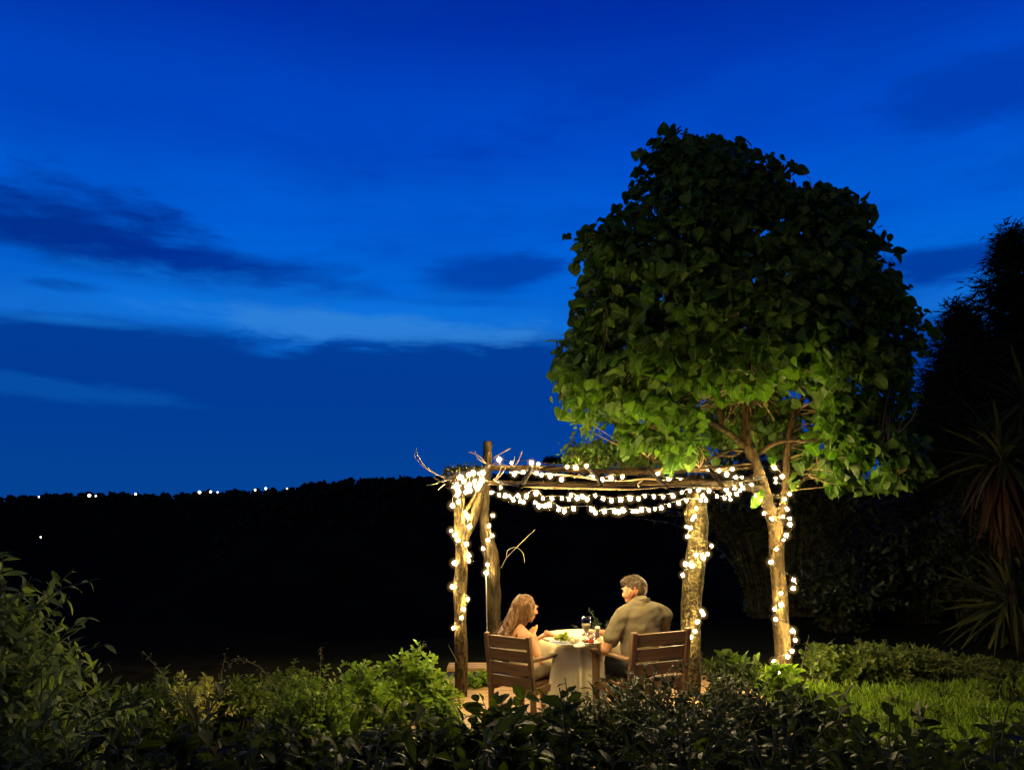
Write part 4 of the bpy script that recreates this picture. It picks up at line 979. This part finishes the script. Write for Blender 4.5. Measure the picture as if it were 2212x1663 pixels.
b.chain((shL, .042), (shL.lerp(elL, .5), .038), (elL, .032)); b.chain((elL, .032), (elL.lerp(haL, .3), .032), (haL, .021))
hand(b, fiR, (hc + Rh2 @ Vector((0, .05, -.12))) - fiR, -fw + Vector((.4, 0, 0)), 1.15, .92, 1)
hand(b, haL, (.75, -.05, -.28), (.1, -.1, 1), .35, .92, -1)
for s in (1, -1):
    hip = pel + lw * .08 * s; kn = hip + fw * .40 + Vector((0, 0, -.02)) + lw * .02 * s; an = kn + fw * .03 + Vector((0, 0, -.40))
    b.chain((hip, .078), (hip.lerp(kn, .5), .068), (kn, .048)); b.chain((kn, .048), (kn.lerp(an, .35), .047), (an, .032)); b.chain((an, .033), (an + fw * .09 + Vector((0, 0, -.045)), .03), (an + fw * .15 + Vector((0, 0, -.055)), .024))
b.build('body', M['skin_b'], wom, .0075, 4)
eyes(wom, f_, k, Rh2)
d_ = Blob()
for t_, w_, dpt in dense(((-.02, .170, .122), (.25, .135, .102), (.45, .134, .101), (.6, .142, .104))):
    d_.ell(pel.lerp(nk, t_) + fw * (.012 * math.sin(t_ * 3)), (w_, dpt, .085), Rt)
for s in (1, -1):
    hip = pel + lw * .08 * s; kn = hip + fw * .40 + lw * .02 * s
    d_.chain((hip, .088), (hip.lerp(kn, .62), .08))
d_.build('dress', M['dress'], wom, .008, 5, .006)
tp_ = Blob(); 
for s in (1, -1): tp_.ell(pel.lerp(nk, .72) + fw * .075 + lw * .055 * s, (.062, .045, .060), Rt)
tp_.ell(pel.lerp(nk, .66), (.148, .108, .036), Rt); tp_.build('top', M['black'], wom, .006, 4)
for s in (1, -1):
    t = MB(); P = [pel.lerp(nk, .80) + fw * .09 + lw * .06 * s, nk + lw * .075 * s + fw * .03 + Vector((0, 0, .012)), nk + lw * .07 * s - fw * .045 + Vector((0, 0, -.012)), pel.lerp(nk, .84) - fw * .083 + lw * .045 * s, pel.lerp(nk, .66) - fw * .106 + lw * .04 * s]
    t.tube([p - Vector(wom.location) for p in spline(P, 5)], .007, 6); t.build('strap', M['black'], wom)
hr = Blob(); fh2 = lambda x, y, z: hc + Rh2 @ (Vector((x, y, z)) * k)
hr.ell(fh2(0, -.022, .040), (.084 * k, .100 * k, .084 * k), Rh2); hr.ell(fh2(0, -.05, -.02), (.080 * k, .066 * k, .085 * k), Rh2)
back = nk - fw * .085 + Vector((-.05, -.01, -.06))
hr.chain((fh2(0, -.055, 0), .082), (fh2(-.01, -.085, -.09).lerp(back, .45), .066), (back, .040), (back + Vector((-.02, 0, -.07)), .018))
hr.chain((fh2(.062, .00, .03), .035), (fh2(.068, .012, -.04), .030), (fh2(.058, -.015, -.12), .022))
hr.chain((fh2(-.062, .0, .03), .035), (fh2(-.066, .010, -.04), .030), (fh2(-.058, -.02, -.12), .022))
hr.build('hair', M['hair'], wom, .0065, 3, .012)
def lock():
    a = random.uniform(-2.6, 2.6) + math.pi * 1.5; sx, sy = math.cos(a), math.sin(a)
    p0 = fh2(sx * .045, -.03 + sy * .05, .115 * random.uniform(.9, 1.02)); p1 = fh2(sx * .086, -.028 + sy * .104, .04); p2 = fh2(sx * .088, -.05 + sy * .09, -.06)
    e = back + Vector((random.gauss(0, .035), random.gauss(0, .03), random.uniform(-.11, .05)))
    p3 = p2.lerp(e, .55) + Vector((random.gauss(-.004, .012), random.gauss(0, .012), 0))
    if random.random() < .12: e += Vector((-.05, 0, .03))
    return spline([p0, p1, p2, p3, e], 3), random.uniform(.0022, .005)
strands(wom, 'hair_locks', M['hair'], None, 260, 0, 0, lock)

# ================================================================== planting
def gz(x, y): return h1(x, y) - .01
def at(px, d):
    x = (px - 1106) / F * d * 1.0; return Vector((x, d, gz(x, d)))
def top_h(px, py, d): return W(px, py, d).z - gz(W(px, py, d).x, d)
def sh(name, label, cat, px, ptop, pw, d, tpls, mat, L, shoots, per, parts=0, ry=None, **kw):
    c = at(px, d); r = pw / 2 / F * d; H = max(.12, top_h(px, ptop, d))
    return shrub(name, label, cat, c, r, ry or min(r, .5), H, tpls, M[mat], L, shoots, per, parts, **kw)
# tall shrub at the picture's edge
sh('shrub', 'tall drooping narrow-leaved shrub at the far left, higher than the rest', 'shrub', 25, 1180, 500, 4.3, LANCE, 'lance', .098, 640, 18, 120, ry=.55, droop=.6, upright=-.05, wild=.09)
sh('shrub', 'low skirt of the narrow-leaved growth, below the tall left shrub', 'shrub', 150, 1420, 330, 3.9, LANCE, 'lance', .09, 160, 13, 40, droop=.5)
# bright planting left of the pergola
G1 = 'planting left of the pergola'
sh('shrub', 'bright green lobed-leaf shrub touching the front corner post', 'shrub', 905, 1418, 190, 7.9, LOBED, 'bright', .08, 170, 15, 60, group=G1, ry=.45, wild=.28)
sh('shrub', 'lamp-lit green lobed shrub, second from the corner post', 'shrub', 800, 1445, 200, 7.4, LOBED, 'bright', .07, 140, 14, 40, group=G1, wild=.3)
sh('shrub', 'feathery yellow-green bush low before the bright shrubs', 'shrub', 700, 1468, 270, 6.6, LOBED, 'bright', .052, 210, 17, 40, group=G1, wild=.3)
sh('shrub', 'tall spiky green bush with one upright tip in mid planting', 'shrub', 640, 1440, 150, 8.2, SMALL, 'cover', .06, 70, 20, 20, group=G1, upright=.3)
sh('shrub', 'olive small-leaved bush behind the arching twig', 'shrub', 540, 1455, 230, 7.6, SMALL, 'cover', .07, 90, 16, 20, group=G1)
sh('shrub', 'dim olive bush between the arching twig and the tall left shrub', 'shrub', 380, 1455, 240, 7.0, SMALL, 'cover', .08, 90, 14, 20, group=G1, upright=.2)
sh('shrub', 'dim leafy bush at the foot of the tall left shrub', 'shrub', 300, 1480, 190, 6.0, LANCE, 'cover', .10, 60, 12, 20, group=G1)
sh('flower', 'cluster of pale yellow blooms among the olive bushes', 'flower', 458, 1448, 95, 6.2, SMALL, 'yellow', .05, 34, 14, 20, upright=.5, low=.75)
sh('shrub', 'low green plants under the bench, behind the corner post', 'shrub', 1035, 1445, 90, 9.0, LOBED, 'bright', .07, 40, 10, 15)
sh('shrub', 'lit yellow-green plant at the deck edge in front of the corner post', 'shrub', 955, 1495, 120, 6.6, BROAD, 'bright', .12, 34, 7, 40)
sh('shrub', 'low yellow-green ground plant in front of the deck', 'shrub', 1010, 1540, 150, 6.3, LOBED, 'bright', .06, 60, 10, 20)
# arching dry twigs with seed heads
def wisp(label, P, r=.006, beads=14, mat='seed'):
    r *= .6
    P = [W(*p) for p in P]; root = empty('dry_stem', P[0]); prop(root, label, 'dry stem', 'dry stems among the planting')
    q = spline(P, 6); t = MB(); t.tube([p - P[0] for p in q], lerp_list([r, r * .8, r * .4], len(q)), 5); t.build('stem', M[mat], root)
    if beads:
        t = MB()
        for _ in range(beads):
            p = q[random.randint(len(q) // 3, len(q) - 1)] - P[0] + Vector((random.gauss(0, .012), random.gauss(0, .012), random.gauss(0, .012))); s = random.uniform(.003, .008)
            t.add([p + Vector(v) * s for v in ICO1[0][:12]], [tuple(int(i) for i in f) for f in ico(0)[1]])
        prop(t.build('seed_heads', M[mat], root), kind='stuff')
wisp('long dry twig arching over to the left with seed heads', [(615, 1560, 6.4), (600, 1500, 6.4), (575, 1455, 6.4), (545, 1432, 6.4), (510, 1425, 6.4), (490, 1440, 6.4)], .008, 60)
wisp('bare straight twig leaning right from the arching twig', [(605, 1510, 6.4), (640, 1485, 6.4), (690, 1452, 6.4)], .006, 6)
wisp('thin upright seed stem beside the arching twig', [(475, 1490, 7), (480, 1450, 7), (487, 1410, 7)], .004, 22)
wisp('thin upright seed stem above the feathery bush', [(690, 1500, 7), (692, 1450, 7), (694, 1400, 7)], .004, 24)
wisp('bent seed stem near the tall left shrub', [(370, 1500, 5.5), (345, 1450, 5.5), (310, 1410, 5.5), (308, 1425, 5.5)], .005, 16)
wisp('thin dry stem leaning beside the front corner post', [(990, 1432, 8), (975, 1405, 8), (968, 1392, 8)], .006, 0)
wisp('pale sprig with a few leaves above the bright shrubs', [(905, 1440, 7.9), (910, 1405, 7.9), (918, 1390, 7.9)], .004, 18)
wisp('curved dry stem right of the tree foot', [(1728, 1450, 9), (1738, 1410, 9), (1748, 1370, 9)], .006, 0)
wisp('second curved dry stem arching farther right of the tree foot', [(1760, 1440, 9), (1785, 1395, 9), (1805, 1378, 9)], .006, 0)
# around the tree foot and beyond
sh('shrub', 'bright broad-leaved plant at the foot of the tree', 'shrub', 1672, 1432, 105, 9.0, BROAD, 'bright', .13, 24, 6, 60)
sh('shrub', 'dim leafy bush between the lichen post and the tree', 'shrub', 1565, 1405, 150, 9.4, BROAD, 'bank', .11, 60, 9, 40)
sh('shrub', 'low dark bush just right of the lichen post', 'shrub', 1540, 1455, 110, 8.0, SMALL, 'small', .06, 60, 14, 20)
sh('shrub', 'small dark sprig bush seen between the glass and the olive shirt', 'shrub', 1300, 1318, 130, 9.6, SMALL, 'dark', .06, 30, 18, 20, upright=.3)
G2 = 'ground cover beyond the lawn'
for px, ptop, d, lab in ((1790, 1408, 9.7, 'green bank plant nearest the tree, beyond the lawn'), (1880, 1398, 9.7, 'green bank plant behind the middle of the lawn'), (1960, 1410, 9.8, 'green bank plant, third from the tree beyond the lawn'), (2040, 1425, 9.8, 'green bank plant, fourth from the tree beyond the lawn'), (2120, 1445, 9.9, 'green bank plant farthest from the tree, dim')):
    sh('shrub', lab, 'shrub', px, ptop, 150, d, LOBED if px < 1900 else SMALL, 'bank', .055 if px > 1830 else .075, 190, 14, 25, group=G2, ry=.7, upright=.25, wild=.5)
# dark bushes and trees at the right
G3 = 'dark bushes at the wood edge'
for px, ptop, pw, d, lab in ((1800, 1190, 260, 13.0, 'black bush right behind the tree trunk'), (1950, 1120, 300, 13.5, 'tall black bush behind the lawn bank'), (2090, 1060, 300, 13.2, 'tall black bush below the spiky tree'), (2250, 1000, 320, 12.8, 'black bush at the right picture edge')):
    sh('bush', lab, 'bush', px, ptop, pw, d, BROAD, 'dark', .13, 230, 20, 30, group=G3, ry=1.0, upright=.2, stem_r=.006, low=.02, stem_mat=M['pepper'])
def conifer(label, px, ptop, pw, d, n):
    c = at(px, d); H = W(px, ptop, d).z - c.z; R = pw / 2 / F * d; root = empty('conifer', c); prop(root, label, 'tree', 'black conifers')
    t = MB(); t.tube([(0, 0, -.2), (0, 0, H * .5), (0, 0, H * .96)], [.2, .12, .02], 8); t.build('trunk', M['twig'], root)
    P, D, U, S = [], [], [], []; bm = MB()
    for _ in range(n):
        u = random.random() ** .75; z = H * (1 - u * .97); rr = R * (u ** .7) * random.uniform(.45, 1.0) * (1 + .25 * math.sin(u * 23 + px) * (u > .08)); a = random.uniform(0, 6.28)
        o_ = Vector((math.cos(a), math.sin(a), 0)); tip = o_ * rr + Vector((0, 0, z + rr * .25)); base = Vector((0, 0, z - rr * .15))
        pts = [base.lerp(tip, q_) + Vector((0, 0, -.3 * rr * (q_ * (1 - q_)))) for q_ in np.linspace(0, 1, 5)]
        bm.tube(pts, lerp_list([.02, .004], 5), 3, cap=False)
        for i in range(26):
            q_ = random.uniform(.3, 1.0); p = base.lerp(tip, q_) + Vector((random.gauss(0, .11), random.gauss(0, .11), random.gauss(-.03, .08)))
            P.append(tuple(p + c)); D.append(tuple(o_ * .8 + Vector((random.gauss(0, .7), random.gauss(0, .7), random.gauss(.1, .5))))); U.append((random.gauss(0, .5), random.gauss(0, .5), 1)); S.append(random.uniform(.12, .26))
    prop(bm.build('branches', M['bark'], root), kind='stuff')
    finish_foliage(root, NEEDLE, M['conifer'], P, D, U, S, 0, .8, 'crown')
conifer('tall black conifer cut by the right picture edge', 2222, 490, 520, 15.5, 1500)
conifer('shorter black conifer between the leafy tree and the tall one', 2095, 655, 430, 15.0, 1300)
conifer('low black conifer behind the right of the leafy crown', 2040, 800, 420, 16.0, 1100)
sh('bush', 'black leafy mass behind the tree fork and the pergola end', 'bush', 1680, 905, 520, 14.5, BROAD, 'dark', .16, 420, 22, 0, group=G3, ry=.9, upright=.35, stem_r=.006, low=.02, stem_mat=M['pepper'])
# spiky rosette tree with a skirt of dead leaves
def rosette(label, px, py, d, n, L, dead, down=.0, lo=-.5):
    c = W(px, py, d); g0 = gz(c.x, d); root = empty('spiky_tree', (c.x, d, g0)); prop(root, label, 'tree'); hz = c.z - g0
    t = MB(); t.tube([(.05, 0, 0), (0, .05, hz * .5), (0, 0, hz)], [.08, .06, .055], 8, .2); t.build('trunk', M['darkbark'], root)
    def ring(nn, lo_, hi_, mat, tp, name, LL):
        P, D, U, S = [], [], [], []
        for _ in range(nn):
            a = random.uniform(0, 6.28); e = random.uniform(lo_, hi_); d_ = Vector((math.cos(a) * math.cos(e), math.sin(a) * math.cos(e), math.sin(e)))
            P.append(tuple(c + Vector((d_.x * .05, d_.y * .05, random.uniform(-.12, .08) if hi_ > 0 else random.uniform(-.3, 0))))); D.append(tuple(d_)); U.append((0, 0, 1)); S.append(LL * random.uniform(.7, 1.15))
        finish_foliage(root, tp, mat, P, D, U, S, min(nn, 60), .3, name)
    ring(n, lo, 1.3, M['blade'], BLADE, 'leaves', L)
    if dead: ring(dead, -1.52, -.55, M['dead'], BLADE, 'dead_leaves', L * 1.05)
rosette('spiky rosette tree with a hanging skirt of rusty dead leaves', 2165, 985, 11.0, 70, .95, 150)
rosette('second spiky rosette above it at the right edge', 2215, 860, 11.6, 60, .95, 0, lo=-1.0)
rosette('low spiky rosette with drooping pale blades at the right edge', 2185, 1300, 11.2, 90, .95, 0, lo=-1.3)
# creeper draped on the back beam
c0 = W(1345, 1010, 10.6); vine = empty('creeper', c0); prop(vine, 'dull green creeper sprawling over the pergola back beam beneath the tree', 'creeper')
t = MB(); P, D, U, S = [], [], [], []
for _ in range(110):
    px = random.uniform(1222, 1490); ex = (px - 1222) / 268; hi = 930 + 25 * math.sin(ex * 9) + 10 * random.random()
    a = W(px, random.uniform(1000, 1012), random.uniform(10.0, 10.8)); e = W(px + random.gauss(0, 26), random.uniform(hi, 1000), random.uniform(10.1, 11.2)); m_ = a.lerp(e, .5) + Vector((random.gauss(0, .1), random.gauss(0, .1), .1))
    q = [a * (1 - u) ** 2 + m_ * 2 * u * (1 - u) + e * u * u for u in np.linspace(0, 1, 7)]; t.tube([p - c0 for p in q], .004, 4, cap=False)
    for _ in range(22):
        p = q[random.randint(1, 6)] + Vector((random.gauss(0, .05), random.gauss(0, .05), random.gauss(0, .05)))
        P.append(tuple(p)); D.append((random.gauss(0, .6), random.gauss(0, .6), -.4 + random.gauss(0, .5))); U.append((random.gauss(0, .5), -.4, .8)); S.append(random.uniform(.05, .11))
prop(t.build('stems', M['twig'], vine), kind='stuff'); finish_foliage(vine, BROAD, M['tree_leaf'], P, D, U, S, 60, .6)

# lawn
N = 20000
gx_ = rng.uniform(2.35, 6.6, N); gy_ = rng.uniform(6.8, 9.3, N)
wear = np.array([noise.noise(Vector((x * 1.3, y * 1.8, 11.0))) for x, y in zip(gx_, gy_)]); kp = rng.random(N) > sstep(wear, .12, .45) * .85; gx_, gy_ = gx_[kp], gy_[kp]; N = len(gx_)
gp_ = np.stack([gx_, gy_, height(gx_, gy_) - .005], 1)
D = np.stack([rng.normal(0, .35, N), rng.normal(0, .35, N), np.ones(N)], 1)
S = rng.uniform(.04, .10, N) * np.array([.75 + .7 * max(0, .5 + noise.noise(Vector((x * 2.2, y * 2.2, 3.0)))) for x, y in zip(gx_, gy_)])
TB = [(V * np.array([2.0, 1.15, 1]), f_2, v_) for V, f_2, v_ in BLADE]
prop(link_mesh('grass', foliage_mesh('grass', TB, gp_, bases(D, rng.standard_normal((N, 3)), rng.random(N) * 6), S), M['grass']), 'strip of lit lawn grass right of the tree', 'grass', kind='stuff')

G5 = 'weeds in the lawn'
for px, d, lab in ((1900, 8.3, 'small weed tuft in the lawn nearest the tree'), (1990, 7.8, 'small weed tuft in the middle of the lawn'), (2090, 8.5, 'small weed tuft at the back of the lawn'), (2170, 7.7, 'small weed tuft at the right end of the lawn'), (1860, 7.5, 'small weed tuft at the near edge of the lawn')):
    c = at(px, d); shrub('weed', lab, 'weed', c, .16, .12, .2, LOBED, M['cover'], .06, 14, 7, 10, group=G5, wild=.4)

# dark foreground hedge
G4 = 'dark shrubs along the foreground'
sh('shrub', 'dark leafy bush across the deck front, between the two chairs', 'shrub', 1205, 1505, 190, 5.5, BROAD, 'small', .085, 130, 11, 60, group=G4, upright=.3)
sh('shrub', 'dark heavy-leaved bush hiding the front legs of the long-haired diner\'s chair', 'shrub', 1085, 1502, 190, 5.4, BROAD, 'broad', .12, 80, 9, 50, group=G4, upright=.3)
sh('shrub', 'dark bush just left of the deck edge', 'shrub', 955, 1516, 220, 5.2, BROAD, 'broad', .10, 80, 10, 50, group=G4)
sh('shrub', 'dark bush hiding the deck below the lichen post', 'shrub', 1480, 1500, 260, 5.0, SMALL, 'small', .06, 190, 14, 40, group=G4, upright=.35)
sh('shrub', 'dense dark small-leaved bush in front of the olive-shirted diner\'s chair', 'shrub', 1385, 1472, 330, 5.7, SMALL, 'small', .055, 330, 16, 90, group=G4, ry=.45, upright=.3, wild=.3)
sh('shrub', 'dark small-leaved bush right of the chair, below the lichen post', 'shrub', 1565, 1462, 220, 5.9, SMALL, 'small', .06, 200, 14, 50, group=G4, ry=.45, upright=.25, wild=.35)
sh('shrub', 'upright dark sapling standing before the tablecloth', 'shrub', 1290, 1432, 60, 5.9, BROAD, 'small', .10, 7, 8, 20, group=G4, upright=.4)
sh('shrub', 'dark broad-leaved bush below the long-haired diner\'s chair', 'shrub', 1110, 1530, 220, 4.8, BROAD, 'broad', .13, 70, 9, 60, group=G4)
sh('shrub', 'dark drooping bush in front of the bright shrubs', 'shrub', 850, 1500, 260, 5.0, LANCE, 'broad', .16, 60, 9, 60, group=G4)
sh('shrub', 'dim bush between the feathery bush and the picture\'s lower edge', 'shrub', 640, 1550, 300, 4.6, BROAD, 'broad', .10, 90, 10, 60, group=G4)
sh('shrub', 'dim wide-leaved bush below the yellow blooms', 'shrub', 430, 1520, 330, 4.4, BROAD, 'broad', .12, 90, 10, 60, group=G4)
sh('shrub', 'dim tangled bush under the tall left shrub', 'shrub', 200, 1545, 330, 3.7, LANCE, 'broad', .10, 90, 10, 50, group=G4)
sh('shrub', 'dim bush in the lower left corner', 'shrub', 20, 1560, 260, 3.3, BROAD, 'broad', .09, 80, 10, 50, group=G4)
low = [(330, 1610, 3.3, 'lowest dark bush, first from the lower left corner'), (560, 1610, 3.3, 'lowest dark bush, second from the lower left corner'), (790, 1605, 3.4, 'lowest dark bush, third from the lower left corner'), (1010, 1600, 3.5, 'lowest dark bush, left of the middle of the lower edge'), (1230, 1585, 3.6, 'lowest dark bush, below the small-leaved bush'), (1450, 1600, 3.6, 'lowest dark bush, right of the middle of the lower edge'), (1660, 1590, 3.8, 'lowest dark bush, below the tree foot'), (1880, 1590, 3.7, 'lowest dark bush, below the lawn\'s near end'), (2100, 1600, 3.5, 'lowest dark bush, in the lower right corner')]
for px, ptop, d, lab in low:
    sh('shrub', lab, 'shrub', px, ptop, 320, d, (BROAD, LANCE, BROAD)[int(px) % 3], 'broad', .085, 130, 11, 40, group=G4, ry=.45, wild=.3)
sh('shrub', 'dark leafy bush before the tree foot', 'shrub', 1690, 1474, 260, 6.0, BROAD, 'small', .09, 110, 10, 40, group=G4, upright=.3)
sh('shrub', 'dark large-leaved bush overlapping the near end of the lawn', 'shrub', 1800, 1516, 250, 5.2, BROAD, 'broad', .11, 70, 9, 50, group=G4, wild=.25)
sh('shrub', 'dark star-leaved bush silhouetted on the middle of the lawn', 'shrub', 1965, 1545, 260, 5.0, BROAD, 'broad', .11, 50, 8, 50, group=G4, wild=.25)
sh('shrub', 'dark bush silhouetted on the far end of the lawn', 'shrub', 2160, 1545, 280, 4.8, BROAD, 'broad', .10, 60, 8, 50, group=G4, wild=.25)
